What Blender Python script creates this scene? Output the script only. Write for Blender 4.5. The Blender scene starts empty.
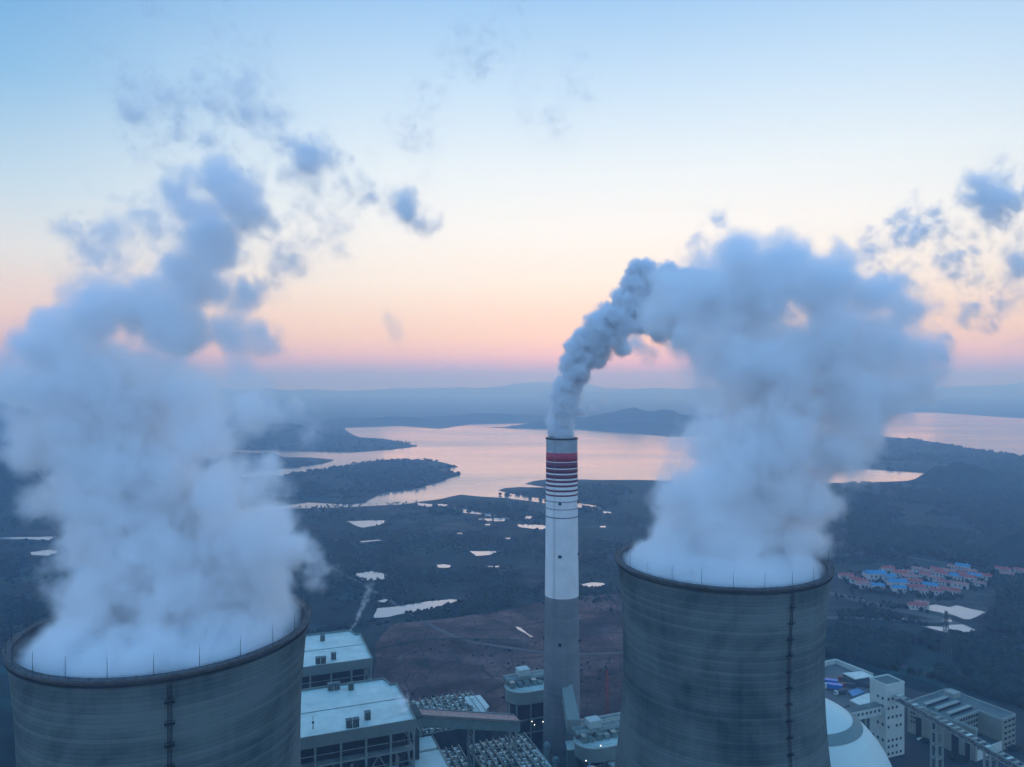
import bpy, bmesh, math, random
from mathutils import Vector, Matrix, noise
from mathutils.geometry import tessellate_polygon

random.seed(7)
R = math.radians
scene = bpy.context.scene
COL = scene.collection
PI = math.pi

# ------------------------------------------------------------------ camera
CAMZ, F, HY = 246.0, 731.0, 380.0
cam_d = bpy.data.cameras.new("camera")
cam_d.sensor_width = 36.0
cam_d.lens = 36.0 * F / 1024.0
cam_d.shift_y = -(383.5 - HY) / 1024.0
cam_d.clip_start = 1.0
cam_d.clip_end = 80000.0
cam = bpy.data.objects.new("camera", cam_d)
cam.location = (0, 0, CAMZ)
cam.rotation_euler = (R(90), 0, 0)
COL.objects.link(cam)
scene.camera = cam


def lin(c):
    c = c / 255.0
    return c / 12.92 if c <= 0.04045 else ((c + 0.055) / 1.055) ** 2.4


def rgb(r, g, b, a=1.0):
    return (lin(r), lin(g), lin(b), a)


# ------------------------------------------------------------------ world (dusk sky)
SUN_AZ = R(10)        # glow direction, a little right of straight ahead
world = bpy.data.worlds.new("World")
scene.world = world
world.use_nodes = True
nt = world.node_tree
for n in list(nt.nodes):
    nt.nodes.remove(n)
N = nt.nodes.new
L = nt.links.new
wo = N("ShaderNodeOutputWorld")
bg = N("ShaderNodeBackground")
tc = N("ShaderNodeTexCoord")
sep = N("ShaderNodeSeparateXYZ")
L(tc.outputs["Generated"], sep.inputs[0])


def wramp(stops):
    r = N("ShaderNodeValToRGB")
    r.color_ramp.interpolation = 'LINEAR'
    e = r.color_ramp.elements
    e[0].position, e[0].color = stops[0][0], stops[0][1]
    e[1].position, e[1].color = stops[-1][0], stops[-1][1]
    for p, c in stops[1:-1]:
        x = e.new(p)
        x.color = c
    L(sep.outputs[2], r.inputs[0])
    return r


# towards the sunset
front = wramp([(0.0, rgb(172, 172, 192)), (0.014, rgb(204, 186, 190)), (0.034, rgb(246, 210, 184)), (0.055, rgb(255, 222, 186)),
               (0.085, rgb(255, 230, 204)), (0.13, rgb(255, 245, 230)), (0.2, rgb(252, 252, 248)),
               (0.27, rgb(238, 248, 252)), (0.36, rgb(206, 231, 251)), (0.46, rgb(162, 205, 244)),
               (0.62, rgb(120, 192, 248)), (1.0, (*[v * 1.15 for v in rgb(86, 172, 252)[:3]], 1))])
# to the sides
side = wramp([(0.0, rgb(158, 164, 188)), (0.014, rgb(180, 172, 188)), (0.04, rgb(224, 192, 186)), (0.08, rgb(240, 214, 198)),
              (0.15, rgb(226, 230, 230)), (0.22, rgb(194, 220, 236)), (0.33, rgb(138, 190, 230)),
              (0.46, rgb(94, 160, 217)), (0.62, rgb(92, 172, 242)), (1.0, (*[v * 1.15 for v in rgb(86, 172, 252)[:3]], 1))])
# behind the camera
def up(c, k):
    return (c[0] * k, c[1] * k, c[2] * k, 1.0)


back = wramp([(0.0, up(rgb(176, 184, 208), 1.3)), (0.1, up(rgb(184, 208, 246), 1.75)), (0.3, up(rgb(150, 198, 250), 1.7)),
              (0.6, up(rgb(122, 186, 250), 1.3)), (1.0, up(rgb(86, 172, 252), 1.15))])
sd = (math.sin(SUN_AZ), math.cos(SUN_AZ), 0.0)
flat = N("ShaderNodeCombineXYZ")
L(sep.outputs[0], flat.inputs[0])
L(sep.outputs[1], flat.inputs[1])
nrm = N("ShaderNodeVectorMath"); nrm.operation = 'NORMALIZE'
L(flat.outputs[0], nrm.inputs[0])
dot = N("ShaderNodeVectorMath"); dot.operation = 'DOT_PRODUCT'
L(nrm.outputs[0], dot.inputs[0]); dot.inputs[1].default_value = sd
m1 = N("ShaderNodeMapRange"); m1.interpolation_type = 'SMOOTHSTEP'
m1.inputs[1].default_value = 0.66; m1.inputs[2].default_value = 1.0
L(dot.outputs["Value"], m1.inputs[0])
m2 = N("ShaderNodeMapRange"); m2.interpolation_type = 'SMOOTHSTEP'
m2.inputs[1].default_value = -0.25; m2.inputs[2].default_value = 0.72
L(dot.outputs["Value"], m2.inputs[0])
mxa = N("ShaderNodeMix"); mxa.data_type = 'RGBA'
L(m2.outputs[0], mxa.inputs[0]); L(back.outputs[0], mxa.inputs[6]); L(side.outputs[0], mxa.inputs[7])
mxb = N("ShaderNodeMix"); mxb.data_type = 'RGBA'
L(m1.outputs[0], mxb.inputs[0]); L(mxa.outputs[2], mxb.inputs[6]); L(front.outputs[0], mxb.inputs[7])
sky = N("ShaderNodeTexSky")
sky.sky_type = 'NISHITA'
sky.sun_disc = False
sky.sun_elevation = R(0.5)
sky.sun_rotation = SUN_AZ
addn = N("ShaderNodeMix"); addn.data_type = 'RGBA'; addn.blend_type = 'ADD'
addn.inputs[0].default_value = 0.02
L(mxb.outputs[2], addn.inputs[6]); L(sky.outputs[0], addn.inputs[7])
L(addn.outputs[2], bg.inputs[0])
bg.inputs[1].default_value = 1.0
L(bg.outputs[0], wo.inputs[0])

# faint afterglow from the sunset
sun_d = bpy.data.lights.new("afterglow_sun", 'SUN')
sun_d.energy = 0.36
sun_d.angle = R(40)
sun_d.color = (1.0, 0.76, 0.62)
sun_o = bpy.data.objects.new("afterglow_sun", sun_d)
sun_o.rotation_euler = (Vector((-sd[0], -sd[1], -math.tan(R(5))))).to_track_quat('-Z', 'Y').to_euler()
COL.objects.link(sun_o)

scene.view_settings.view_transform = 'Standard'
scene.view_settings.look = 'None'
scene.view_settings.exposure = 0.0
scene.view_settings.gamma = 1.0
scene.render.engine = 'CYCLES'
cy = scene.cycles
cy.use_denoising = True
cy.use_adaptive_sampling = True
cy.adaptive_threshold = 0.02
cy.max_bounces = 16
cy.diffuse_bounces = 2
cy.glossy_bounces = 2
cy.transmission_bounces = 2
cy.volume_bounces = 14
cy.transparent_max_bounces = 8
cy.volume_step_rate = 1.0
cy.volume_max_steps = 192
cy.caustics_reflective = False
cy.caustics_refractive = False

# ------------------------------------------------------------------ helpers
UA = math.atan2(17.5, 46.4)            # the plant's grid, turned from the view
U = Vector((math.cos(UA), math.sin(UA), 0))
V = Vector((-math.sin(UA), math.cos(UA), 0))
O0 = Vector((-46.0, 347.0, 0))


def G(a, b, z=0.0):
    p = O0 + U * a + V * b
    p.z = z
    return p


def gp(px, py, z=0.0):
    """a point of the place from where it shows in the photograph, at height z"""
    d = (CAMZ - z) * F / (py - HY)
    return Vector(((px - 512.0) / F * d, d, z))


def at(px, py, depth):
    return Vector(((px - 512.0) / F * depth, depth, CAMZ - (py - HY) / F * depth))


class MB:
    def __init__(s):
        s.v, s.f = [], []

    def add(s, vs, fs):
        n = len(s.v)
        s.v += [tuple(p) for p in vs]
        s.f += [tuple(i + n for i in f) for f in fs]

    def box(s, x0, x1, y0, y1, z0, z1, M=None):
        vs = [Vector(p) for p in ((x0, y0, z0), (x1, y0, z0), (x1, y1, z0), (x0, y1, z0),
                                  (x0, y0, z1), (x1, y0, z1), (x1, y1, z1), (x0, y1, z1))]
        if M is not None:
            vs = [M @ p for p in vs]
        s.add(vs, [(0, 3, 2, 1), (4, 5, 6, 7), (0, 1, 5, 4), (1, 2, 6, 5), (2, 3, 7, 6), (3, 0, 4, 7)])
        return s

    def bar(s, a, b, w, h=None):
        a, b = Vector(a), Vector(b)
        h = h or w
        d = b - a
        if d.length < 1e-6:
            return s
        up = Vector((0, 0, 1)) if abs(d.normalized().z) < 0.99 else Vector((1, 0, 0))
        x = d.cross(up).normalized() * (w / 2)
        y = x.cross(d).normalized() * (h / 2)
        vs = [a - x - y, a + x - y, a + x + y, a - x + y, b - x - y, b + x - y, b + x + y, b - x + y]
        s.add(vs, [(0, 3, 2, 1), (4, 5, 6, 7), (0, 1, 5, 4), (1, 2, 6, 5), (2, 3, 7, 6), (3, 0, 4, 7)])
        return s

    def tube(s, a, b, r0, r1=None, n=16, caps=True):
        a, b = Vector(a), Vector(b)
        r1 = r0 if r1 is None else r1
        d = (b - a).normalized()
        up = Vector((0, 0, 1)) if abs(d.z) < 0.99 else Vector((1, 0, 0))
        x = d.cross(up).normalized()
        y = x.cross(d).normalized()
        vs = []
        for c, r in ((a, r0), (b, r1)):
            for k in range(n):
                t = 2 * PI * k / n
                vs.append(c + (x * math.cos(t) + y * math.sin(t)) * r)
        fs = [(k, (k + 1) % n, n + (k + 1) % n, n + k) for k in range(n)]
        if caps:
            fs += [tuple(range(n))[::-1], tuple(range(n, 2 * n))]
        s.add(vs, fs)
        return s

    def lathe(s, prof, n=48, c=(0, 0), closed=False, cap=False):
        vs = []
        for r, z in prof:
            for k in range(n):
                t = 2 * PI * k / n
                vs.append((c[0] + r * math.cos(t), c[1] + r * math.sin(t), z))
        m = len(prof)
        fs = []
        for i in range(m if closed else m - 1):
            j = (i + 1) % m
            for k in range(n):
                q = (k + 1) % n
                fs.append((i * n + k, i * n + q, j * n + q, j * n + k))
        if cap:
            fs.append(tuple(range((m - 1) * n, m * n)))
        s.add(vs, fs)
        return s

    def prism(s, pts, z0, z1):
        n = len(pts)
        vs = [(p[0], p[1], z0) for p in pts] + [(p[0], p[1], z1) for p in pts]
        tri = tessellate_polygon([[Vector((p[0], p[1], 0)) for p in pts]])
        fs = [(k, (k + 1) % n, n + (k + 1) % n, n + k) for k in range(n)]
        for t in tri:
            fs.append(tuple(i + n for i in t))
            fs.append(tuple(t)[::-1])
        s.add(vs, fs)
        return s

    def build(s, name, mat, parent=None, smooth=False):
        me = bpy.data.meshes.new(name)
        me.from_pydata(s.v, [], s.f)
        me.update()
        bm = bmesh.new()
        bm.from_mesh(me)
        bmesh.ops.recalc_face_normals(bm, faces=bm.faces)
        bm.to_mesh(me)
        bm.free()
        if smooth:
            for p in me.polygons:
                p.use_smooth = True
        me.materials.append(mat)
        o = bpy.data.objects.new(name, me)
        COL.objects.link(o)
        if parent is not None:
            o.parent = parent
        return o


def tag(o, label=None, cat=None, group=None, kind=None):
    if label: o["label"] = label
    if cat: o["category"] = cat
    if group: o["group"] = group
    if kind: o["kind"] = kind
    return o


def thing(name, loc, rz, label, cat, group=None):
    o = bpy.data.objects.new(name, None)
    o.empty_display_size = 1.0
    o.location = loc
    o.rotation_euler = (0, 0, rz)
    COL.objects.link(o)
    return tag(o, label, cat, group)


def copy_tree(o, parent=None):
    c = o.copy()
    COL.objects.link(c)
    if parent is not None:
        c.parent = parent
    for ch in list(o.children):
        copy_tree(ch, c)
    return c


# ------------------------------------------------------------------ materials
def mat_new(name):
    m = bpy.data.materials.new(name)
    m.use_nodes = True
    return m, m.node_tree, m.node_tree.nodes["Principled BSDF"]


def simple(name, col, rough=0.7, var=0.25, scale=0.15, metal=0.0, col2=None, detail=6, spec=0.3):
    """a base colour broken up by weathering noise in world space"""
    m, t, b = mat_new(name)
    g = t.nodes.new("ShaderNodeNewGeometry")
    nz = t.nodes.new("ShaderNodeTexNoise")
    nz.inputs["Scale"].default_value = scale
    nz.inputs["Detail"].default_value = detail
    nz.inputs["Roughness"].default_value = 0.65
    t.links.new(g.outputs["Position"], nz.inputs["Vector"])
    r = t.nodes.new("ShaderNodeValToRGB")
    c2 = col2 or tuple(x * (1 - var) for x in col[:3])
    c1 = tuple(min(1, x * (1 + var * 0.5)) for x in col[:3])
    r.color_ramp.elements[0].position = 0.32
    r.color_ramp.elements[0].color = (*c2[:3], 1)
    r.color_ramp.elements[1].position = 0.68
    r.color_ramp.elements[1].color = (*c1, 1)
    t.links.new(nz.outputs["Fac"], r.inputs[0])
    t.links.new(r.outputs[0], b.inputs["Base Color"])
    b.inputs["Roughness"].default_value = rough
    b.inputs["Metallic"].default_value = metal
    b.inputs["Specular IOR Level"].default_value = spec
    return m


def concrete_shell(name, c_hi, c_lo, ring=1.35, seams=64, centre=(0, 0), blot=0.022):
    """slip-formed concrete: lift lines, vertical form joints, broad damp patches"""
    m, t, b = mat_new(name)
    nd, lk = t.nodes.new, t.links.new
    tcn = nd("ShaderNodeTexCoord")
    sp = nd("ShaderNodeSeparateXYZ"); lk(tcn.outputs["Object"], sp.inputs[0])
    # lift lines
    zz = nd("ShaderNodeMath"); zz.operation = 'MULTIPLY'; zz.inputs[1].default_value = 1 / ring
    lk(sp.outputs[2], zz.inputs[0])
    fl = nd("ShaderNodeMath"); fl.operation = 'FLOOR'; lk(zz.outputs[0], fl.inputs[0])
    fr = nd("ShaderNodeMath"); fr.operation = 'FRACT'; lk(zz.outputs[0], fr.inputs[0])
    at2 = nd("ShaderNodeMath"); at2.operation = 'ARCTAN2'; lk(sp.outputs[1], at2.inputs[0]); lk(sp.outputs[0], at2.inputs[1])
    am = nd("ShaderNodeMath"); am.operation = 'MULTIPLY'; am.inputs[1].default_value = seams / (2 * PI)
    lk(at2.outputs[0], am.inputs[0])
    af = nd("ShaderNodeMath"); af.operation = 'FLOOR'; lk(am.outputs[0], af.inputs[0])
    afr = nd("ShaderNodeMath"); afr.operation = 'FRACT'; lk(am.outputs[0], afr.inputs[0])
    cb = nd("ShaderNodeCombineXYZ"); lk(fl.outputs[0], cb.inputs[0])
    wn = nd("ShaderNodeTexWhiteNoise"); wn.noise_dimensions = '1D'; lk(fl.outputs[0], wn.inputs["W"])
    cb2 = nd("ShaderNodeCombineXYZ"); lk(fl.outputs[0], cb2.inputs[0]); lk(af.outputs[0], cb2.inputs[1])
    wn2 = nd("ShaderNodeTexWhiteNoise"); wn2.noise_dimensions = '3D'; lk(cb2.outputs[0], wn2.inputs["Vector"])
    nz = nd("ShaderNodeTexNoise"); nz.inputs["Scale"].default_value = blot; nz.inputs["Detail"].default_value = 7
    nz.inputs["Roughness"].default_value = 0.6; nz.inputs["Distortion"].default_value = 0.6
    lk(tcn.outputs["Object"], nz.inputs["Vector"])
    mp = nd("ShaderNodeMapping"); mp.inputs["Scale"].default_value = (0.42, 0.42, 0.016)
    lk(tcn.outputs["Object"], mp.inputs[0])
    st = nd("ShaderNodeTexNoise"); st.inputs["Scale"].default_value = 1.0; st.inputs["Detail"].default_value = 4
    lk(mp.outputs[0], st.inputs["Vector"])
    # combine
    def mad(a, k, c):
        x = nd("ShaderNodeMath"); x.operation = 'MULTIPLY_ADD'
        lk(a, x.inputs[0]); x.inputs[1].default_value = k
        if isinstance(c, float): x.inputs[2].default_value = c
        else: lk(c, x.inputs[2])
        return x.outputs[0]
    cmpn = nd("ShaderNodeMath"); cmpn.operation = 'LESS_THAN'; cmpn.inputs[1].default_value = 0.13
    lk(fr.outputs[0], cmpn.inputs[0])
    cmv = nd("ShaderNodeMath"); cmv.operation = 'LESS_THAN'; cmv.inputs[1].default_value = 0.06
    lk(afr.outputs[0], cmv.inputs[0])
    s = mad(nz.outputs["Fac"], 2.8, -1.12)
    s = mad(wn.outputs["Value"], 0.34, s)
    s = mad(wn2.outputs["Value"], 0.07, s)
    s = mad(st.outputs["Fac"], 0.45, s)
    s = mad(cmpn.outputs[0], -0.24, s)
    s = mad(cmv.outputs[0], -0.07, s)
    rp = nd("ShaderNodeValToRGB")
    rp.color_ramp.elements[0].color = (*c_lo, 1)
    rp.color_ramp.elements[1].color = (*c_hi, 1)
    lk(s, rp.inputs[0])
    lk(rp.outputs[0], b.inputs["Base Color"])
    b.inputs["Roughness"].default_value = 0.85
    b.inputs["Specular IOR Level"].default_value = 0.2
    return m


M = {}
M['tower'] = concrete_shell("tower_concrete", (0.135, 0.175, 0.168), (0.008, 0.026, 0.030))
M['shaft'] = concrete_shell("chimney_concrete", (0.23, 0.24, 0.24), (0.13, 0.14, 0.145), ring=2.5, seams=14, blot=0.03)
M['rim'] = simple("rim_concrete", (0.10, 0.10, 0.10), 0.9, 0.4, 0.4)
M['inner'] = simple("damp_inner_concrete", (0.14, 0.15, 0.15), 0.9, 0.4, 0.1)
M['dark_steel'] = simple("dark_steel", (0.03, 0.035, 0.04), 0.6, 0.3, 0.5, 0.3)
M['white_paint'] = simple("white_chimney_paint", (0.80, 0.78, 0.76), 0.6, 0.10, 0.12)
M['cap_paint'] = simple("grey_cap_paint", (0.36, 0.38, 0.40), 0.7, 0.25, 0.2)
M['red'] = simple("red_paint", (0.42, 0.022, 0.05), 0.5, 0.15, 0.2)
M['dark_red'] = simple("sooty_red_paint", (0.16, 0.016, 0.035), 0.6, 0.2, 0.2)
M['grey_line'] = simple("grey_paint", (0.22, 0.23, 0.25), 0.6, 0.15, 0.2)
M['roof_white'] = simple("white_sheet_roof", (0.56, 0.64, 0.58), 0.55, 0.22, 0.09)
M['parapet'] = simple("grey_green_cladding", (0.15, 0.20, 0.185), 0.6, 0.15, 0.12)
M['steel'] = simple("painted_steel_frame", (0.20, 0.26, 0.24), 0.55, 0.3, 0.3)
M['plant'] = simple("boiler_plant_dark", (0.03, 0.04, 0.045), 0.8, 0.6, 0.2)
M['pipe'] = simple("lagged_pipe", (0.24, 0.29, 0.26), 0.45, 0.3, 0.3, 0.2)
M['casing'] = simple("precipitator_casing", (0.05, 0.075, 0.08), 0.6, 0.4, 0.2)
M['galv'] = simple("galvanised_steel", (0.24, 0.30, 0.27), 0.4, 0.35, 0.6, 0.4)
M['pink_roof'] = simple("faded_red_gallery_roof", (0.42, 0.24, 0.20), 0.7, 0.35, 0.4)
M['gal_wall'] = simple("pale_blue_gallery_cladding", (0.13, 0.21, 0.20), 0.6, 0.2, 0.2)
M['cladding'] = simple("pale_cladding", (0.24, 0.30, 0.275), 0.6, 0.15, 0.12)
M['white_wall'] = simple("white_render_wall", (0.48, 0.56, 0.52), 0.75, 0.12, 0.12)
M['cream_wall'] = simple("cream_render_wall", (0.22, 0.25, 0.20), 0.8, 0.18, 0.1)
M['flat_roof'] = simple("flat_roof_felt", (0.11, 0.15, 0.14), 0.85, 0.35, 0.08)
M['grey_roof'] = simple("dark_roof_felt", (0.05, 0.065, 0.06), 0.85, 0.35, 0.1)
M['dark_slot'] = simple("dark_opening", (0.015, 0.018, 0.022), 0.7, 0.3, 0.3)
M['dome'] = simple("white_dome_membrane", (0.60, 0.68, 0.62), 0.5, 0.06, 0.05)
M['dome_ring'] = simple("grey_dome_band", (0.17, 0.23, 0.215), 0.6, 0.12, 0.1)
M['ground_yard'] = simple("plant_yard", (0.03, 0.038, 0.04), 0.9, 0.5, 0.03)
M['yard'] = simple("pale_dirt_yard", (0.15, 0.14, 0.13), 0.95, 0.35, 0.05)
M['road'] = simple("asphalt", (0.05, 0.052, 0.055), 0.85, 0.25, 0.05)
M['dirt'] = simple("dirt_road", (0.11, 0.10, 0.095), 0.95, 0.3, 0.03)
M['line'] = simple("road_paint", (0.6, 0.6, 0.58), 0.7, 0.15, 0.5)
M['tree'] = simple("foliage", (0.014, 0.034, 0.027), 0.9, 0.55, 0.08, spec=0.1)
M['bark'] = simple("bark", (0.05, 0.04, 0.03), 0.9)
M['blue_roof'] = simple("blue_sheet_roof", (0.02, 0.22, 0.42), 0.5, 0.25, 0.3)
M['red_roof'] = simple("red_tile_roof", (0.42, 0.085, 0.07), 0.8, 0.35, 0.4)
M['pink_tile'] = simple("faded_tile_roof", (0.40, 0.17, 0.15), 0.8, 0.35, 0.4)
M['house_wall'] = simple("house_wall", (0.50, 0.50, 0.50), 0.8, 0.2, 0.3)
M['blue_paint'] = simple("blue_truck_paint", (0.015, 0.17, 0.5), 0.35, 0.1, 0.5)
M['red_truck'] = simple("red_truck_paint", (0.22, 0.03, 0.03), 0.4, 0.1, 0.5)
M['tyre'] = simple("tyre_rubber", (0.02, 0.02, 0.02), 0.9, 0.2, 0.5)
M['mud'] = simple("mud_bank", (0.10, 0.095, 0.085), 0.95, 0.3, 0.02)
m, t, b = mat_new("window_glass"); b.inputs["Base Color"].default_value = (0.02, 0.025, 0.03, 1); b.inputs["Roughness"].default_value = 0.1
M['glass'] = m
m, t, b = mat_new("lamp_glow"); b.inputs["Base Color"].default_value = (1, .9, .7, 1)
b.inputs["Emission Color"].default_value = (1.0, 0.9, 0.72, 1); b.inputs["Emission Strength"].default_value = 3.0
M['glow'] = m


def water_mat(name, base, ior, rough, bump, scale):
    m, t, b = mat_new(name)
    nd, lk = t.nodes.new, t.links.new
    g = nd("ShaderNodeNewGeometry")
    b.inputs["IOR"].default_value = ior
    b.inputs["Specular IOR Level"].default_value = 0.5
    nz = nd("ShaderNodeTexNoise"); nz.inputs["Scale"].default_value = scale; nz.inputs["Detail"].default_value = 5
    lk(g.outputs["Position"], nz.inputs["Vector"])
    bp = nd("ShaderNodeBump"); bp.inputs["Strength"].default_value = bump; bp.inputs["Distance"].default_value = 1.0
    lk(nz.outputs["Fac"], bp.inputs["Height"]); lk(bp.outputs[0], b.inputs["Normal"])
    mp = nd("ShaderNodeMapping"); mp.inputs["Scale"].default_value = (0.0012, 0.0035, 1)
    lk(g.outputs["Position"], mp.inputs[0])
    n2 = nd("ShaderNodeTexNoise"); n2.inputs["Scale"].default_value = 1; n2.inputs["Detail"].default_value = 6
    lk(mp.outputs[0], n2.inputs["Vector"])
    mr = nd("ShaderNodeMapRange"); mr.inputs[1].default_value = 0.3; mr.inputs[2].default_value = 0.7
    mr.inputs[3].default_value = rough * 0.6; mr.inputs[4].default_value = rough * 1.5
    lk(n2.outputs["Fac"], mr.inputs[0]); lk(mr.outputs[0], b.inputs["Roughness"])
    rp = nd("ShaderNodeValToRGB"); rp.color_ramp.elements[0].color = (*[x * 0.8 for x in base], 1)
    rp.color_ramp.elements[1].color = (*[x * 1.15 for x in base], 1)
    lk(n2.outputs["Fac"], rp.inputs[0]); lk(rp.outputs[0], b.inputs["Base Color"])
    return m


M['lake'] = water_mat("lake_water", (0.20, 0.20, 0.205), 2.0, 0.2, 0.02, 0.05)
M['pond'] = water_mat("silty_pond_water", (0.34, 0.36, 0.37), 1.7, 0.2, 0.02, 0.2)


def land_mat(name, greens, browns, cell=0.011, brown_bias=0.0, edges=True):
    m, t, b = mat_new(name)
    nd, lk = t.nodes.new, t.links.new
    g = nd("ShaderNodeNewGeometry")
    warp = nd("ShaderNodeTexNoise"); warp.inputs["Scale"].default_value = 0.006; warp.inputs["Detail"].default_value = 3
    lk(g.outputs["Position"], warp.inputs["Vector"])
    sc = nd("ShaderNodeVectorMath"); sc.operation = 'MULTIPLY_ADD'; sc.inputs[1].default_value = (90, 90, 0)
    lk(warp.outputs["Color"], sc.inputs[0]); lk(g.outputs["Position"], sc.inputs[2])
    mp = nd("ShaderNodeMapping"); mp.inputs["Scale"].default_value = (cell, cell * 0.62, 0); mp.inputs["Rotation"].default_value = (0, 0, -UA)
    lk(sc.outputs[0], mp.inputs[0])
    vo = nd("ShaderNodeTexVoronoi"); vo.distance = 'CHEBYCHEV'; vo.inputs["Scale"].default_value = 1.0; vo.inputs["Randomness"].default_value = 0.85
    lk(mp.outputs[0], vo.inputs["Vector"])
    ve = nd("ShaderNodeTexVoronoi"); ve.feature = 'DISTANCE_TO_EDGE'; ve.inputs["Randomness"].default_value = 0.85
    lk(mp.outputs[0], ve.inputs["Vector"])
    sp = nd("ShaderNodeSeparateColor"); lk(vo.outputs["Color"], sp.inputs[0])
    rg = nd("ShaderNodeValToRGB"); rb = nd("ShaderNodeValToRGB")
    for r, cs in ((rg, greens), (rb, browns)):
        e = r.color_ramp.elements
        e[0].color = (*cs[0], 1); e[1].color = (*cs[-1], 1)
        for i, c in enumerate(cs[1:-1]):
            x = e.new((i + 1) / (len(cs) - 1)); x.color = (*c, 1)
        lk(sp.outputs[0], r.inputs[0])
    big = nd("ShaderNodeTexNoise"); big.inputs["Scale"].default_value = 0.0028; big.inputs["Detail"].default_value = 8; big.inputs["Roughness"].default_value = 0.62
    lk(g.outputs["Position"], big.inputs["Vector"])
    mr = nd("ShaderNodeMapRange"); mr.inputs[1].default_value = 0.46 - brown_bias; mr.inputs[2].default_value = 0.60 - brown_bias
    lk(big.outputs["Fac"], mr.inputs[0])
    mx = nd("ShaderNodeMix"); mx.data_type = 'RGBA'
    lk(mr.outputs[0], mx.inputs[0]); lk(rg.outputs[0], mx.inputs[6]); lk(rb.outputs[0], mx.inputs[7])
    fine = nd("ShaderNodeTexNoise"); fine.inputs["Scale"].default_value = 0.035; fine.inputs["Detail"].default_value = 9; fine.inputs["Roughness"].default_value = 0.72
    lk(g.outputs["Position"], fine.inputs["Vector"])
    fr = nd("ShaderNodeMapRange"); fr.inputs[1].default_value = 0.3; fr.inputs[2].default_value = 0.7
    fr.inputs[3].default_value = 0.25; fr.inputs[4].default_value = 1.9
    lk(fine.outputs["Fac"], fr.inputs[0])
    stre = nd("ShaderNodeMapping"); stre.inputs["Scale"].default_value = (0.006, 0.022, 0); stre.inputs["Rotation"].default_value = (0, 0, 0.25)
    lk(g.outputs["Position"], stre.inputs[0])
    med = nd("ShaderNodeTexNoise"); med.inputs["Scale"].default_value = 1.0; med.inputs["Detail"].default_value = 6; med.inputs["Distortion"].default_value = 0.8
    lk(stre.outputs[0], med.inputs["Vector"])
    mm = nd("ShaderNodeMapRange"); mm.inputs[1].default_value = 0.35; mm.inputs[2].default_value = 0.65
    mm.inputs[3].default_value = 0.5; mm.inputs[4].default_value = 1.5
    lk(med.outputs["Fac"], mm.inputs[0])
    pr = nd("ShaderNodeMath"); pr.operation = 'MULTIPLY'; lk(mm.outputs[0], pr.inputs[0]); lk(fr.outputs[0], pr.inputs[1])
    mu = nd("ShaderNodeVectorMath"); mu.operation = 'SCALE'
    lk(mx.outputs[2], mu.inputs[0]); lk(pr.outputs[0], mu.inputs["Scale"])
    out = mu.outputs[0]
    if edges:
        er = nd("ShaderNodeMapRange"); er.inputs[1].default_value = 0.012; er.inputs[2].default_value = 0.035
        er.inputs[3].default_value = 0.8; er.inputs[4].default_value = 0.0
        lk(ve.outputs["Distance"], er.inputs[0])
        m3 = nd("ShaderNodeMix"); m3.data_type = 'RGBA'; m3.inputs[7].default_value = (0.016, 0.026, 0.02, 1)
        lk(er.outputs[0], m3.inputs[0]); lk(out, m3.inputs[6])
        out = m3.outputs[2]
    lk(out, b.inputs["Base Color"])
    b.inputs["Roughness"].default_value = 0.95
    b.inputs["Specular IOR Level"].default_value = 0.1
    return m


GREENS = [(0.001, 0.016, 0.017), (0.006, 0.032, 0.026), (0.002, 0.024, 0.026), (0.012, 0.042, 0.036)]
BROWNS = [(0.050, 0.042, 0.045), (0.018, 0.030, 0.032), (0.070, 0.054, 0.052), (0.020, 0.042, 0.036)]
M['land'] = land_mat("farmland", GREENS, BROWNS)
M['brown'] = land_mat("ploughed_brown_fields", [(0.125, 0.064, 0.056), (0.070, 0.045, 0.043), (0.145, 0.072, 0.060)],
                      [(0.155, 0.078, 0.064), (0.085, 0.050, 0.046), (0.034, 0.036, 0.036)], cell=0.016)
M['wood_floor'] = land_mat("woodland_floor", [(0.018, 0.03, 0.02), (0.03, 0.045, 0.03)], [(0.035, 0.04, 0.03), (0.022, 0.034, 0.024)], edges=False)
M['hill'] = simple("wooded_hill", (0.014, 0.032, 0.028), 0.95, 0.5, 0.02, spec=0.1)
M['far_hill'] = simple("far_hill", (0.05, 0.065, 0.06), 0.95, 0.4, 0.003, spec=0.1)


# ------------------------------------------------------------------ the ground and the lake
def struct(o, label=None):
    o["kind"] = "structure"
    if label: o["label"] = label
    return o


def rough_poly(pts, z, amp=0.35, steps=5, seed=0.0):
    """a shoreline from a few points: each edge broken up by noise that shrinks with distance like everything else"""
    out = []
    n = len(pts)
    for i in range(n):
        a, b = gp(*pts[i], z), gp(*pts[(i + 1) % n], z)
        ln = (b - a).length
        nrm_ = Vector((-(b - a).y, (b - a).x, 0)).normalized() if ln > 1e-6 else Vector((0, 0, 0))
        for k in range(steps):
            f = k / steps
            p = a.lerp(b, f)
            w = amp * min(ln, 400) * 0.16
            j = noise.fractal(Vector((p.x * 0.011, p.y * 0.011, seed)), 1.0, 2.0, 4) * w
            out.append(p + nrm_ * j)
    return out


g = MB()
n = 60
ext = [(-16500 + 33000 * i / n) for i in range(n + 1)]
vs = [(x, y, 0) for y in [(-2400 + 18900 * j / n) for j in range(n + 1)] for x in ext]
fs = [(j * (n + 1) + i, j * (n + 1) + i + 1, (j + 1) * (n + 1) + i + 1, (j + 1) * (n + 1) + i) for j in range(n) for i in range(n)]
g.add(vs, fs)
struct(g.build("ground", M['land']))

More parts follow.
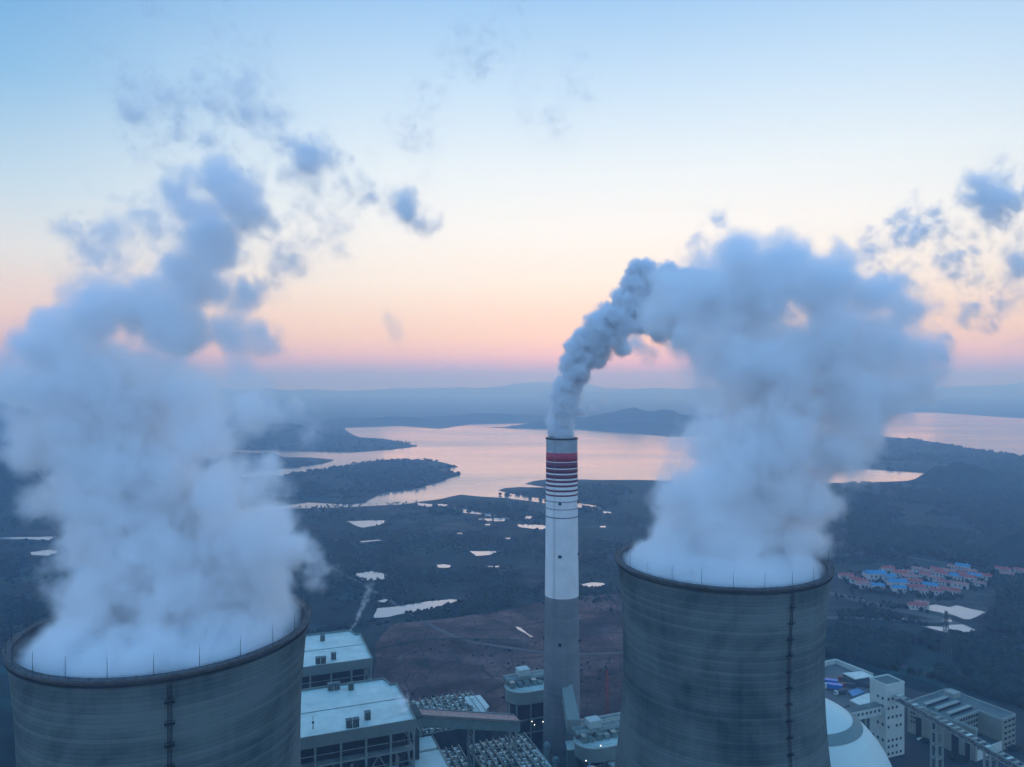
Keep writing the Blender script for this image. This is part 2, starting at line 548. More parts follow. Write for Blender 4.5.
LAKE = [(-260, 440), (120, 440), (230, 437), (345, 428), (400, 426), (440, 429), (470, 424.5), (520, 423.5), (562, 424.5),
        (590, 431), (640, 434), (670, 437), (720, 436), (800, 424), (870, 413), (935, 412.5), (1024, 418.5), (1250, 430),
        (1250, 470), (1060, 478), (980, 479), (930, 479), (860, 483), (790, 482), (700, 481), (640, 480), (583, 479.5), (548, 479.3),
        (533, 481), (525, 484), (537, 486), (548, 487.5), (520, 487), (505, 488), (498, 490.5), (512, 494), (530, 497), (552, 500), (580, 503), (606, 507.5), (597, 509.5), (575, 507),
        (546, 503.5), (532, 501.5), (507, 498), (480, 496.5), (461, 494.5), (440, 499), (418, 502), (402, 504.5), (355, 506.8), (308, 508),
        (277, 509.5), (240, 512), (150, 500), (40, 497), (-260, 495)]
lake = rough_poly(LAKE, 0.5, 0.22, 5, 3.3)
mb = MB()
tri = tessellate_polygon([[Vector((p.x, p.y, 0)) for p in lake]])
mb.add(lake, [tuple(t) for t in tri])
struct(mb.build("lake_water", M['lake']))

ISLES = {
    'a': [(417, 445.6), (400, 441.5), (380, 439.3), (360, 438), (352, 434), (345, 430), (345, 427), (230, 424), (-200, 424), (-200, 452), (150, 450), (230, 449.4), (300, 450.5), (350, 452), (390, 449)],
    'b': [(333, 459.6), (310, 457.3), (283, 457), (275, 453), (242, 452), (120, 453), (-100, 456), (-100, 478), (120, 476), (215, 476), (245, 472.8), (261, 470), (292, 467), (324, 462.8)],
    'c': [(461, 473.3), (450, 471.5), (436, 469.8), (458, 466.2), (430, 459.8), (386, 459.6), (355, 464), (305, 472), (277, 476.6), (249, 478), (120, 481), (60, 485), (60, 498), (160, 503), (274, 506), (308, 501), (349, 503.2), (364, 501.8), (383, 491.5), (418, 487.8), (442, 479.8)],
    'd': [(868.5, 432.8), (885, 436.6), (917, 439.6), (979, 449.6), (1024, 456.5), (1200, 482), (1000, 480), (935, 473), (900, 470.5), (866.8, 468), (840, 466), (842, 440)],
}
for k, pts in ISLES.items():
    poly = rough_poly(pts, 2.2, 0.3, 5, ord(k))
    struct(MB().prism([(p.x, p.y) for p in poly], -0.5, 2.2).build("low_land", M['land']))

BROWNP = [(372, 706), (374, 645), (392, 624), (450, 618), (520, 608), (560, 598), (640, 590), (760, 590), (760, 720), (640, 730), (520, 720), (430, 712)]
poly = rough_poly(BROWNP, 0.25, 0.4, 6, 9)
mb = MB(); mb.add(poly, [tuple(t) for t in tessellate_polygon([[Vector((p.x, p.y, 0)) for p in poly]])])
struct(mb.build("brown_fields", M['brown']))

PONDS = [
    [(376, 608), (400, 606), (430, 601), (450, 598.8), (461, 600), (448, 604), (430, 609), (405, 613), (385, 617), (377, 617.5)],
    [(355, 574), (372, 571.2), (387, 575), (383, 579), (366, 580)],
    [(346, 521), (384, 520.4), (379, 525), (362, 528.5), (352, 525)],
    [(468, 551), (500, 551), (490, 554.6), (478, 555.6)],
    [(437, 565), (444, 564.2), (450, 565.4), (449, 567.3), (440, 567.6)],
    [(486, 565.6), (500, 565.4), (499, 567.4), (489, 567.5)],
    [(478, 519), (508, 518), (505, 521), (490, 521.8)],
    [(417, 503), (440, 504.2), (462, 508.5), (489, 513.6), (497, 516.4), (484, 516), (458, 511.4), (436, 507), (418, 505.6)],
    [(518, 524.8), (546, 526), (552, 529.5), (536, 529), (520, 527)],
    [(581, 584), (592, 582), (604, 583), (607, 585.5), (596, 587.6), (584, 586.8)],
    [(516, 626.5), (520, 627.5), (526, 631.5), (534, 637), (530, 637), (523, 632.5), (517, 629)],
    [(354, 541), (378, 539.5), (384, 540.5), (362, 543)],
    [(-40, 538), (20, 537), (58, 536.4), (50, 540), (6, 539.8)],
    [(27, 552), (50, 549), (60, 551), (48, 555.5), (32, 555)],
    [(378, 601), (386, 599), (389, 600.5), (382, 603)],
    [(602, 511), (612, 512), (611, 514), (603, 513)], [(590, 508), (598, 509), (596, 511), (590, 510.5)],
    [(522, 516), (533, 516), (530, 518.6), (523, 518.4)],
    [(928, 606), (936, 604.5), (950, 607.5), (957, 605.5), (970, 609), (982, 611.5), (974, 615.5), (966, 619), (955, 614.5), (940, 611.8), (930, 610)],
    [(922, 626), (945, 627), (952, 625), (963, 624.5), (973, 629), (980, 632.8), (962, 632), (953, 633.5), (940, 630.5)],
    [(896, 617.5), (909, 619), (911, 621), (900, 620)], [(943, 620), (951, 619.6), (952, 621.6), (944, 621.8)],
    [(866, 469.5), (900, 472), (934, 474.5), (905, 476), (870, 474)],
    [(484, 524), (492, 523.6), (491, 525.4), (485, 525.2)], [(600, 526), (606, 526), (605, 527.5), (600, 527.3)],
    [(455, 533), (463, 532.6), (462, 534.2)], [(505, 538), (510, 537.8), (509, 539)],
]
for i, pts in enumerate(PONDS):
    poly = rough_poly(pts, 0.6, 1.5, 7, i * 1.7)
    mb = MB(); mb.add(poly, [tuple(t) for t in tessellate_polygon([[Vector((p.x, p.y, 0)) for p in poly]])])
    struct(mb.build("pond_water", M['pond']))


def strip(pts, width, z, name, mat):
    """a road or track laid along ground points, w metres wide"""
    P = [gp(*p, z) for p in pts]
    fine = []
    for i in range(len(P) - 1):
        for k in range(6):
            fine.append(P[i].lerp(P[i + 1], k / 6))
    fine.append(P[-1])
    for _ in range(3):
        fine = [fine[0]] + [(fine[i - 1] + fine[i] * 2 + fine[i + 1]) / 4 for i in range(1, len(fine) - 1)] + [fine[-1]]
    vs, fs = [], []
    for i, p in enumerate(fine):
        d = (fine[min(i + 1, len(fine) - 1)] - fine[max(i - 1, 0)]).normalized()
        s_ = Vector((-d.y, d.x, 0)) * width / 2
        vs += [p - s_, p + s_]
    for i in range(len(fine) - 1):
        fs.append((2 * i, 2 * i + 1, 2 * i + 3, 2 * i + 2))
    mb = MB(); mb.add(vs, fs)
    return struct(mb.build(name, mat))


strip([(720, 588), (830, 592), (880, 606), (940, 618), (985, 636), (1100, 652)], 16, 0.35, "dirt_road", M['dirt'])
strip([(760, 620), (840, 617), (905, 620), (950, 622)], 9, 0.30, "dirt_track", M['dirt'])
strip([(780, 655), (850, 650), (905, 667), (960, 684), (1100, 730)], 8, 0.35, "perimeter_road", M['road'])
strip([(320, 560), (372, 590), (455, 640), (560, 655), (700, 650)], 5, 0.45, "field_track", M['dirt'])
strip([(372, 650), (430, 638), (520, 640)], 4, 0.5, "field_ditch", M['wood_floor'])
strip([(830, 556), (880, 552), (960, 566), (1100, 575)], 7, 0.3, "country_road", M['dirt'])
strip([(-60, 622), (10, 626), (60, 638)], 10, 0.3, "village_road", M['mud'])

# plant ground
py = [G(-170, -190), G(260, -190), G(300, -60), G(250, 60), G(190, 108), G(60, 108), G(20, 150), G(-170, 150)]
struct(MB().prism([(p.x, p.y) for p in py], -1, 0.7).build("plant_yard_ground", M['ground_yard']))
py = [gp(760, 690), gp(826, 664), gp(836, 662.5), gp(874, 677), gp(915, 691), gp(1040, 712), gp(1100, 800), gp(850, 900), gp(760, 860)]
struct(MB().prism([(p.x, p.y) for p in py], -1, 0.55).build("coal_yard_ground", M['ground_yard']))
py = [gp(790, 690), gp(827, 665), gp(836, 664), gp(873, 679), gp(866, 701), gp(820, 715)]
struct(MB().prism([(p.x, p.y) for p in py], -1, 0.8).build("truck_yard_ground", M['yard']))


# hills
def hill(name, cx, cy_, rx, ry, h, mat, n=64, seed=0.0, rz=0.0, nf=3.0, na=0.35):
    vs, fs = [], []
    for j in range(n + 1):
        for i in range(n + 1):
            u, v = -1 + 2 * i / n, -1 + 2 * j / n
            r = math.sqrt(u * u + v * v) * (1 + 0.35 * noise.noise(Vector((u * 2.1 + seed, v * 2.1, seed * 2))))
            f = max(0.0, 1 - r) ** 1.0
            f = f * f * (3 - 2 * f)
            nz_ = noise.fractal(Vector((u * nf + seed, v * nf, seed)), 0.9, 2.0, 6)
            z = h * f * (1 + na * nz_) + (0.05 * h * nz_ * min(1, f * 12))
            x, y = u * rx, v * ry
            vs.append((cx + x * math.cos(rz) - y * math.sin(rz), cy_ + x * math.sin(rz) + y * math.cos(rz), max(z, -1.0) - (0.5 if f <= 0 else 0)))
    for j in range(n):
        for i in range(n):
            a = j * (n + 1) + i
            fs.append((a, a + 1, a + n + 2, a + n + 1))
    mb = MB(); mb.add(vs, fs)
    return struct(mb.build(name, mat, smooth=True))


def hill_px(name, px, base_y, half_px, top_y, mat, seed, depth_ratio=0.6, **k):
    c = gp(px, base_y)
    d = c.y
    h = CAMZ - (top_y - HY) / F * d
    rx = half_px / F * d
    return hill(name, c.x, c.y, rx, rx * depth_ratio, h * 1.15, mat, seed=seed, **k)


hill_px("hill", 962, 484, 54, 465, M['hill'], 1.0, 0.8, na=0.15)
hill_px("hill", 1075, 488, 90, 468, M['hill'], 2.0, 0.8, na=0.2)
hill_px("hill", 1060, 556, 120, 528, M['hill'], 4.2, 0.7, na=0.25)
hill_px("hill", 650, 427, 160, 414, M['hill'], 5.0, 0.25, na=0.5)
hill_px("hill", 270, 441, 120, 429, M['hill'], 6.0, 0.25, na=0.5)
hill_px("hill", 150, 436, 130, 408, M['hill'], 7.0, 0.4)
hill_px("hill", -60, 440, 150, 392, M['hill'], 8.0, 0.5)
hill_px("hill", -40, 500, 120, 455, M['hill'], 8.5, 0.6)
hill_px("hill", 385, 423, 90, 418, M['hill'], 9.0, 0.4)
hill_px("hill", 500, 420, 150, 415, M['hill'], 10.0, 0.3)
hill_px("hill", 740, 422, 90, 413, M['hill'], 11.0, 0.4)
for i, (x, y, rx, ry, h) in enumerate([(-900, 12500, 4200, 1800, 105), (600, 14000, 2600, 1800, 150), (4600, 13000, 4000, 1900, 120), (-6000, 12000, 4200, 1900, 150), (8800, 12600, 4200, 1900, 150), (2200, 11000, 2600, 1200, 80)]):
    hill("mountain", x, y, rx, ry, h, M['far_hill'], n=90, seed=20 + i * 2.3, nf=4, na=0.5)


# ------------------------------------------------------------------ vegetation masses
def ico_pts():
    t = (1 + 5 ** 0.5) / 2
    v = [(-1, t, 0), (1, t, 0), (-1, -t, 0), (1, -t, 0), (0, -1, t), (0, 1, t), (0, -1, -t), (0, 1, -t), (t, 0, -1), (t, 0, 1), (-t, 0, -1), (-t, 0, 1)]
    f = [(0, 11, 5), (0, 5, 1), (0, 1, 7), (0, 7, 10), (0, 10, 11), (1, 5, 9), (5, 11, 4), (11, 10, 2), (10, 7, 6), (7, 1, 8),
         (3, 9, 4), (3, 4, 2), (3, 2, 6), (3, 6, 8), (3, 8, 9), (4, 9, 5), (2, 4, 11), (6, 2, 10), (8, 6, 7), (9, 8, 1)]
    s = 1 / math.sqrt(1 + t * t)
    return [Vector(p) * s for p in v], f


ICV, ICF = ico_pts()


def clump(mb, p, r, h):
    a = random.uniform(0, 6.28)
    ca, sa = math.cos(a), math.sin(a)
    vs = []
    for v in ICV:
        k = random.uniform(0.65, 1.2)
        x, y = v.x * ca - v.y * sa, v.x * sa + v.y * ca
        vs.append((p.x + x * r * k, p.y + y * r * k, p.z + h * 0.5 + v.z * h * 0.55 * k))
    mb.add(vs, ICF)


def in_poly(x, y, poly):
    c = False
    j = len(poly) - 1
    for i in range(len(poly)):
        xi, yi = poly[i]; xj, yj = poly[j]
        if (yi > y) != (yj > y) and x < (xj - xi) * (y - yi) / (yj - yi) + xi:
            c = not c
        j = i
    return c


def scatter(name, polys_px, count, rr, hh, label, holes=(), thresh=-1.0, freq=0.01, pxspace=True, z=0.0):
    mb = MB()
    for pts in polys_px:
        x0, x1 = min(p[0] for p in pts), max(p[0] for p in pts)
        y0, y1 = min(p[1] for p in pts), max(p[1] for p in pts)
        k = tries = 0
        d0, d1 = 1 / (y1 - HY), 1 / (y0 - HY)
        while k < count and tries < count * 30:
            tries += 1
            px = random.uniform(x0, x1)
            py_ = HY + 1 / random.uniform(d0, d1) if not pxspace else random.uniform(y0, y1)
            if not in_poly(px, py_, pts) or any(in_poly(px, py_, h) for h in holes):
                continue
            p = gp(px, py_, z)
            if noise.fractal(Vector((p.x * freq, p.y * freq, 1.3)), 1.0, 2.0, 4) + random.uniform(-.25, .25) < thresh:
                continue
            s = random.uniform(0.6, 1.35)
            clump(mb, p, rr * s, hh * s)
            k += 1
    o = mb.build(name, M['tree'])
    return tag(o, label, None, None, "stuff")


HOLES = PONDS + [[(992, 562), (1060, 562), (1060, 582), (992, 582)], [(908, 600), (932, 600), (932, 613), (908, 613)]]
scatter("forest", [[(780, 640), (835, 634), (900, 636), (1120, 650), (1120, 740), (1020, 708), (950, 684), (880, 668), (840, 655), (780, 660)]],
        5200, 3.6, 8.5, "dark wood beyond the coal buildings", HOLES, -0.35, 0.012)
scatter("forest", [[(845, 484), (1120, 484), (1120, 548), (850, 548)]], 5200, 4.5, 7, "dark woodland between the lake and the village", HOLES, -0.3, 0.006)
scatter("forest", [[(990, 575), (1120, 570), (1120, 650), (985, 632), (1000, 600)], [(835, 552), (1120, 548), (1120, 572), (990, 566), (900, 560)]],
        1500, 4, 9, "trees round the village and its ponds", HOLES, -0.1, 0.01)
scatter("scrub", [[(240, 508), (480, 500), (640, 512), (900, 520), (900, 560), (620, 600), (240, 640)]],
        9000, 1.7, 2.4, "scrub and hedges over the farmland", HOLES, 0.02, 0.012)
scatter("scrub", [[(372, 640), (620, 600), (620, 700), (400, 700)]],
        160, 1.0, 1.3, "low bushes in the brown fields", HOLES, 0.1, 0.02)
scatter("scrub", [[(-60, 500), (60, 500), (60, 660), (-60, 660)]],
        1500, 2, 3, "scrub over the land at the far left", HOLES, 0.05, 0.012)
scatter("shore_trees", [ISLES['a'], ISLES['b'], ISLES['c'], ISLES['d']],
        2600, 5, 6, "trees on the low land in the lake", HOLES, -0.2, 0.004, z=2.2)
scatter("shore_trees", [[(430, 500), (480, 497), (620, 482), (640, 500), (560, 520), (430, 516)]],
        500, 5, 7, "trees along the near shore", HOLES, 0.0, 0.008)


# ------------------------------------------------------------------ cooling towers
RIMZ = 170.4


def trad(z):
    return 39.4 * math.sqrt(1 + ((z - 130.0) / 109.0) ** 2)


def cooling_tower(cx, cy_, ladder_deg, label, dz=0.0):
    t = thing("cooling_tower", (cx, cy_, 0.7 + dz), 0, label, "cooling tower")
    o = RIMZ - 0.7
    prof = [(trad(-3 + (o + 3) * k / 60), -3 + (o + 3) * k / 60) for k in range(61)]
    top = trad(o)
    inner = [(r - 0.9, z) for r, z in reversed(prof)]
    MB().lathe(prof, 160).build("shell", M['tower'], t, smooth=True)
    MB().lathe(inner, 128).build("inner_wall", M['inner'], t, smooth=True)
    # stiffening ring with a walkway
    MB().lathe([(top - 1.2, o + 0.3), (top + 1.0, o + 0.3), (top + 1.0, o - 0.2), (top + 0.7, o - 0.8), (top + 0.02, o - 1.2), (top - 1.2, o - 1.2)], 160, closed=True).build("rim_walkway", M['rim'], t)
    MB().lathe([(top + 0.12, o - 1.75), (top + 0.5, o - 1.75), (top + 0.5, o - 1.4), (top + 0.12, o - 1.4)], 160, closed=True).build("cable_tray", M['dark_steel'], t)
    rail = MB()
    for k in range(96):
        a, b_ = 2 * PI * k / 96, 2 * PI * (k + 1) / 96
        pa = Vector(((top + 1.0) * math.cos(a), (top + 1.0) * math.sin(a), o + 0.3))
        pb = Vector(((top + 1.0) * math.cos(b_), (top + 1.0) * math.sin(b_), o + 0.3))
        rail.bar(pa, pa + Vector((0, 0, 1.1)), 0.07)
        rail.bar(pa + Vector((0, 0, 1.1)), pb + Vector((0, 0, 1.1)), 0.05)
    rail.build("handrail", M['dark_steel'], t)
    for k in range(24):
        a = 2 * PI * (k + 0.35) / 24
        p = Vector((top * math.cos(a), top * math.sin(a), o + 0.5))
        MB().tube(p, p + Vector((0, 0, 5.5)), 0.09, 0.04, 6).build("lightning_rod", M['dark_steel'], t)
    # ladder with platforms
    a = R(ladder_deg)
    ca, sa = math.cos(a), math.sin(a)
    tn = Vector((-sa, ca, 0))
    ld = MB()
    z = 4.0
    pr = None
    while z < o - 1:
        r = trad(z) + 0.55
        c = Vector((r * ca, r * sa, z))
        if pr is not None:
            for s in (-0.45, 0.45):
                ld.bar(pr + tn * s, c + tn * s, 0.16)
            ld.bar(pr - tn * .45, c + tn * .45, 0.09)
            ld.bar(pr + Vector((ca, sa, 0)) * 0.5, c + Vector((ca, sa, 0)) * 0.5, 0.1)
        pr = c
        z += 1.5
    lo = ld.build("ladder", M['dark_steel'], t)
    z = o - 7.5
    while z > 20:
        r = trad(z)
        Mx = Matrix.Rotation(a, 4, 'Z')
        mb = MB()
        mb.box(r, r + 1.2, -1.25, 1.25, z, z + 0.2, Mx)
        mb.bar(Mx @ Vector((r + 1.15, -1.25, z + 1.2)), Mx @ Vector((r + 1.15, 1.25, z + 1.2)), .12)
        mb.box(r + 1.1, r + 1.2, -1.25, -1.15, z + 0.2, z + 1.2, Mx)
        mb.box(r + 1.1, r + 1.2, 1.15, 1.25, z + 0.2, z + 1.2, Mx)
        mb.build("platform", M['dark_steel'], lo)
        z -= 5.9
    return t


cooling_tower(-107, 228, -64.6, "wide grey concrete cooling tower at the left edge, the nearest to the camera", -1.0)
cooling_tower(85.5, 300, -69.5, "grey concrete cooling tower right of the striped chimney, its shell darkened by damp", 1.7)

# ------------------------------------------------------------------ chimney
CX, CY = 32.0, 470.0


def cz(py_):
    return CAMZ - (py_ - HY) * CY / F


ch = thing("chimney", (CX, CY, 0.7), 0, "tall slender white chimney with red bands near its top and a bare concrete foot", "chimney")
ZT = cz(437.5) - 0.7


def crad(z):
    f = z / ZT
    return 9.95 + 2.2 * (1 - f) ** 1.3


zc = cz(594.5) - 0.7
prof = [(crad(zc * k / 20) , zc * k / 20) for k in range(21)]
MB().lathe(prof, 64).build("concrete_shaft", M['shaft'], ch, smooth=True)
z1 = cz(451.5) - 0.7
prof = [(crad(zc + (z1 - zc) * k / 14) + 0.06, zc + (z1 - zc) * k / 14) for k in range(15)]
MB().lathe(prof, 64).build("white_shaft", M['white_paint'], ch, smooth=True)
MB().lathe([(crad(z1) + 0.06, z1), (crad(ZT) + 0.1, ZT - 0.8)], 64).build("cap_section", M['cap_paint'], ch, smooth=True)
MB().lathe([(crad(ZT) - 1.5, ZT - 12), (crad(ZT) - 1.5, ZT), (crad(ZT) + 0.5, ZT), (crad(ZT) + 0.5, ZT - 0.8), (crad(ZT) + 0.12, ZT - 1.0)], 64).build("crown_ring", M['dark_steel'], ch)
flu = MB()
for sx in (-1, 1):
    flu.tube((sx * 4.2, 0, ZT - 14), (sx * 4.2, 0, ZT + 1.0), 3.6, n=28, caps=False)
flu.build("flue_liner", M['dark_steel'], ch)
bands = [(451.7, 460.4, 'red'), (461.2, 466.8, 'dark_red'), (467.8, 471.8, 'dark_red'), (473.2, 477.0, 'dark_red'), (478.6, 481.0, 'dark_red'),
         (483.1, 485.2, 'dark_red'), (488.0, 490.0, 'dark_red'), (492.8, 494.4, 'dark_red'), (499.2, 500.2, 'grey_line'), (506.8, 507.6, 'grey_line'), (514.8, 516.0, 'grey_line')]
for a, b_, mt in bands:
    za, zb = cz(a) - 0.7, cz(b_) - 0.7
    o = MB().lathe([(crad(zb) + 0.08, zb), (crad(zb) + 0.12, zb), (crad(za) + 0.12, za), (crad(za) + 0.08, za)], 64).build("painted_band", M[mt], ch, smooth=True)
    if mt == 'grey_line': o["label"] = "thin grey band below the red ones"
lad = MB()
a = R(-120)
for s in (-0.3, 0.3):
    for k in range(20):
        za, zb = 10 + (ZT - 12) * k / 20, 10 + (ZT - 12) * (k + 1) / 20
        p = lambda z: Vector(((crad(z) + 0.5) * math.cos(a + s / 11), (crad(z) + 0.5) * math.sin(a + s / 11), z))
        lad.bar(p(za), p(zb), 0.1)
lad.build("ladder", M['grey_line'], ch)
for py_ in (502.5, 554, 640):
    for ad in (-100, -15, -190):
        z = cz(py_) - 0.7
        Mx = Matrix.Rotation(R(ad), 4, 'Z')
        r = crad(z)
        MB().box(r - .1, r + 0.9, -0.9, 0.9, z, z + 1.6, Mx).build("beacon_housing", M['dark_steel'], ch)
# flue duct rising into the foot
dk = MB()
p0, p1 = Vector((5.5, -24, 34)), Vector((2.0, -7.5, 52))
dk.add([p0 + Vector((-4, 0, -4)), p0 + Vector((4, 0, -4)), p0 + Vector((4, 0, 4)), p0 + Vector((-4, 0, 4)),
        p1 + Vector((-3.2, 0, -5)), p1 + Vector((3.2, 0, -5)), p1 + Vector((3.2, 0, 5)), p1 + Vector((-3.2, 0, 5))],
       [(0, 3, 2, 1), (4, 5, 6, 7), (0, 1, 5, 4), (1, 2, 6, 5), (2, 3, 7, 6), (3, 0, 4, 7)])
dk.build("flue_duct", M['cladding'], ch)


# ------------------------------------------------------------------ boiler houses
def boiler_house(a1, b0, W, D, label, H=85.0, group=None):
    """local x runs along the plant grid to the left (-W..0), y away (0..D)"""
    t = thing("boiler_house", G(a1, b0, 0.7), UA, label, "boiler house", group)
    h = H - 0.7
    # roof deck with the notched far corner
    out = [(-W, 0), (0, 0), (0, D - 9), (-3, D - 9), (-5.5, D), (-W, D)]
    MB().prism(out, h - 4.0, h - 0.8).build("roof", M['roof_white'], t)
    par = MB()
    for i in range(len(out)):
        p, q = Vector((*out[i], 0)), Vector((*out[(i + 1) % len(out)], 0))
        d = (q - p).normalized()
        nrm2 = Vector((d.y, -d.x, 0))
        e = 0.35
        pts = [p - d * e, q + d * e, q + d * e + nrm2 * 0.5, p - d * e + nrm2 * 0.5]
        par.prism([(v.x, v.y) for v in pts], h - 5.2, h + 0.25)
    par.build("parapet", M['parapet'], t)
    sm = MB()
    for yy in (D * 0.5,):
        sm.box(-W + 0.5, -0.6, yy - 0.2, yy + 0.2, h - 0.8, h - 0.55)
    sm.build("roof_seam", M['galv'], t)
    # dark plant inside
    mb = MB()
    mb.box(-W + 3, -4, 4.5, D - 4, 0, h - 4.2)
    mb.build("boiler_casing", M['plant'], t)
    # frame: columns
    nx = int(W // 11)
    cols = MB(); beams = MB(); brace = MB()
    zs = [10 * k for k in range(1, int((h - 6) // 10) + 1)]
    for i in range(nx + 1):
        x = -W * i / nx if i else -0.5
        cols.box(x - 0.5, x + 0.5, 0.1, 1.1, 0, h - 5.25)
        cols.box(x - 0.4, x + 0.4, D - 1.2, D - 0.4, 0, h - 5.25) if i else None
    for j in range(1, 5):
        y = (D - 10) * j / 4
        cols.box(-1.1, -0.1, y - .5, y + .5, 0, h - 5.25)
    for k, z in enumerate(zs):
        beams.box(-W, -0.3, 0.3, 0.9, z - 0.45, z + 0.45)
        beams.box(-0.9, -0.3, 1, D - 9, z - 0.45, z + 0.45)
        beams.box(-W, -0.3, 1.0, 4.2, z + 0.5, z + 0.6)
        beams.box(-W, -0.3, 0.15, 0.22, z + 1.5, z + 1.65)
        if z + 5 < h - 6:
            beams.box(-W, -0.3, 0.4, 0.7, z + 4.8, z + 5.1)
    for k in range(len(zs) - 1):
        for i in range(nx):
            if (i + k) % 3 == 0:
                x0, x1 = -W * i / nx, -W * (i + 1) / nx
                xm = (x0 + x1) / 2
                brace = MB()
                brace.bar((x0, 0.6, zs[k]), (xm, 0.6, zs[k + 1]), 0.45)
                brace.bar((x1, 0.6, zs[k]), (xm, 0.6, zs[k + 1]), 0.45)
                brace.build("bracing", M['steel'], t)
    cols.build("column_frame", M['steel'], t)
    beams.build("floor_beams", M['steel'], t)
    
    pp = MB()
    rnd = random.Random(4)
    for k in range(34):
        x = -rnd.uniform(4, W - 4); z = rnd.uniform(20, h - 12); l = rnd.uniform(4, 14)
        if rnd.random() < 0.6:
            pp.tube((x, 2.8, z), (x - l, 2.8, z), rnd.uniform(0.3, 0.9), n=8)
        else:
            pp.tube((x, 3.2, z), (x, 3.2, z - l), rnd.uniform(0.3, 1.0), n=8)
    for k in range(14):
        y = rnd.uniform(4, D - 12); z = rnd.uniform(20, h - 12); l = rnd.uniform(4, 10)
        pp.tube((-2.4, y, z), (-2.4, min(y + l, D - 10), z), rnd.uniform(0.3, 0.9), n=8)
    pp.build("steam_pipes", M['pipe'], t)
    st = MB()
    st.box(-14, -8.5, -2.2, 0.05, 0, h - 20)
    st.build("stair_tower", M['cladding'], t)
    return t


def roof_vent(px, py_, z, tall, label):
    p = gp(px, py_, z)
    t = thing("roof_vent", p, UA, label, "roof vent", "louvred vents on the boiler house roofs")
    MB().box(-1.3, 1.3, -1.3, 1.3, 0, tall).build("vent_housing", M['grey_roof'], t)
    l = MB()
    for k in range(4):
        x = -1.2 + 0.8 * k
        l.box(x - 0.1, x + 0.1, -1.42, -1.28, 0.2, tall - 0.2)
    l.build("louvre", M['galv'], t)
    MB().box(-1.5, 1.5, -1.5, 1.5, tall, tall + 0.2).build("vent_cap", M['flat_roof'], t)
    return t


boiler_house(0, 0, 92, 53, "nearer white roofed boiler house over an open steel frame, beside the left cooling tower")
boiler_house(-6, 83.5, 92, 53, "farther boiler house with a white roof, behind the nearer one")
RZ = 84.25
for px, py_, lb in [(330.5, 690, "leftmost louvred vent at the far edge of the nearer white roof"), (337, 689, "middle louvred vent at the far edge of the nearer white roof"),
                    (351, 689.5, "rightmost louvred vent at the far edge of the nearer white roof"),
                    (349, 727, "leftmost louvred vent at the front edge of the nearer white roof"), (356, 726, "middle louvred vent at the front edge of the nearer white roof"),
                    (367.5, 719, "louvred vent set back right of the front pair on the nearer roof"),
                    (318, 663.5, "leftmost louvred vent near the front of the farther roof"), (323.5, 663, "second louvred vent near the front of the farther roof"),
                    (333.5, 659, "louvred vent set back right of the pair on the farther roof"), (322.5, 640.5, "lone louvred vent at the back of the farther roof")]:
    roof_vent(px, py_, RZ, 3.4, lb)
pst = thing("roof_mast", gp(313, 729, RZ), UA, "thin dark mast near the left end of the nearer white roof", "mast")
MB().tube((0, 0, 0), (0, 0, 6.0), 0.2, 0.1, 8).build("pole", M['dark_steel'], pst)
MB().box(-0.5, 0.5, -0.3, 0.3, 2.6, 3.4).build("junction_box", M['dark_steel'], pst)

# bunker bay beside the nearer boiler house
t = thing("bunker_bay", G(1.2, -30, 0.7), UA, "narrow coal bunker bay with pale roof slabs along the boiler house", "bunker bay")
MB().box(0, 15, 0, 64, 0, 57).build("bay_wall", M['parapet'], t)
MB().box(-0.3, 15.3, -0.3, 49, 57, 58).build("roof_slab", M['roof_white'], t)
MB().box(-0.3, 15.3, 51.5, 64.3, 57, 58).build("roof_slab", M['roof_white'], t)
mb = MB()
for k in range(24):
    mb.bar((15.6, k * 2.7, 58), (15.6, k * 2.7, 59.3), 0.12)
mb.bar((15.6, 0, 59.3), (15.6, 64, 59.3), 0.14)
mb.bar((15.6, 0, 58.7), (15.6, 64, 58.7), 0.1)
mb.bar((15.6, 0, 58), (15.6, 64, 58), 0.14)
mb.build("railing", M['galv'], t)

t = thing("transfer_house", G(4, 35, 0.7), UA, "grey clad transfer house joining the boiler house to the pink roofed gallery", "transfer house")
MB().box(0, 8, 0, 16, 0, 68).build("house_wall", M['parapet'], t)
MB().box(-0.3, 8.3, -0.3, 16.3, 68, 68.6).build("house_roof", M['grey_roof'], t)
MB().box(-2.4, 1.2, -22, -0.5, 55, 71).build("dark_bay", M['grey_roof'], t)
mb = MB()
for x in (-2.5, 1.4):
    mb.bar((x, -22, 71.3), (x, -0.2, 71.3), 0.5, 0.9)
mb.build("bay_kerb", M['parapet'], t)

# the gallery with the faded red roof
s0, s1 = at(422, 713.0, 398), at(517, 719.0, 424)
d = (s1 - s0)
t = thing("conveyor_gallery", (s0.x, s0.y, 0.7), math.atan2(d.y, d.x), "enclosed conveyor gallery with faded red roof crossing from the boiler house towards the chimney", "conveyor gallery")
ln = math.hypot(d.x, d.y)
za, zb = s0.z - 0.7, s1.z - 0.7


def sloped(mb, x0, x1, y0, y1, da, db):
    za0, zb0 = za + (zb - za) * x0 / ln, za + (zb - za) * x1 / ln
    mb.add([(x0, y0, za0 + da), (x1, y0, zb0 + da), (x1, y1, zb0 + da), (x0, y1, za0 + da),
            (x0, y0, za0 + db), (x1, y0, zb0 + db), (x1, y1, zb0 + db), (x0, y1, za0 + db)],
           [(0, 3, 2, 1), (4, 5, 6, 7), (0, 1, 5, 4), (1, 2, 6, 5), (2, 3, 7, 6), (3, 0, 4, 7)])


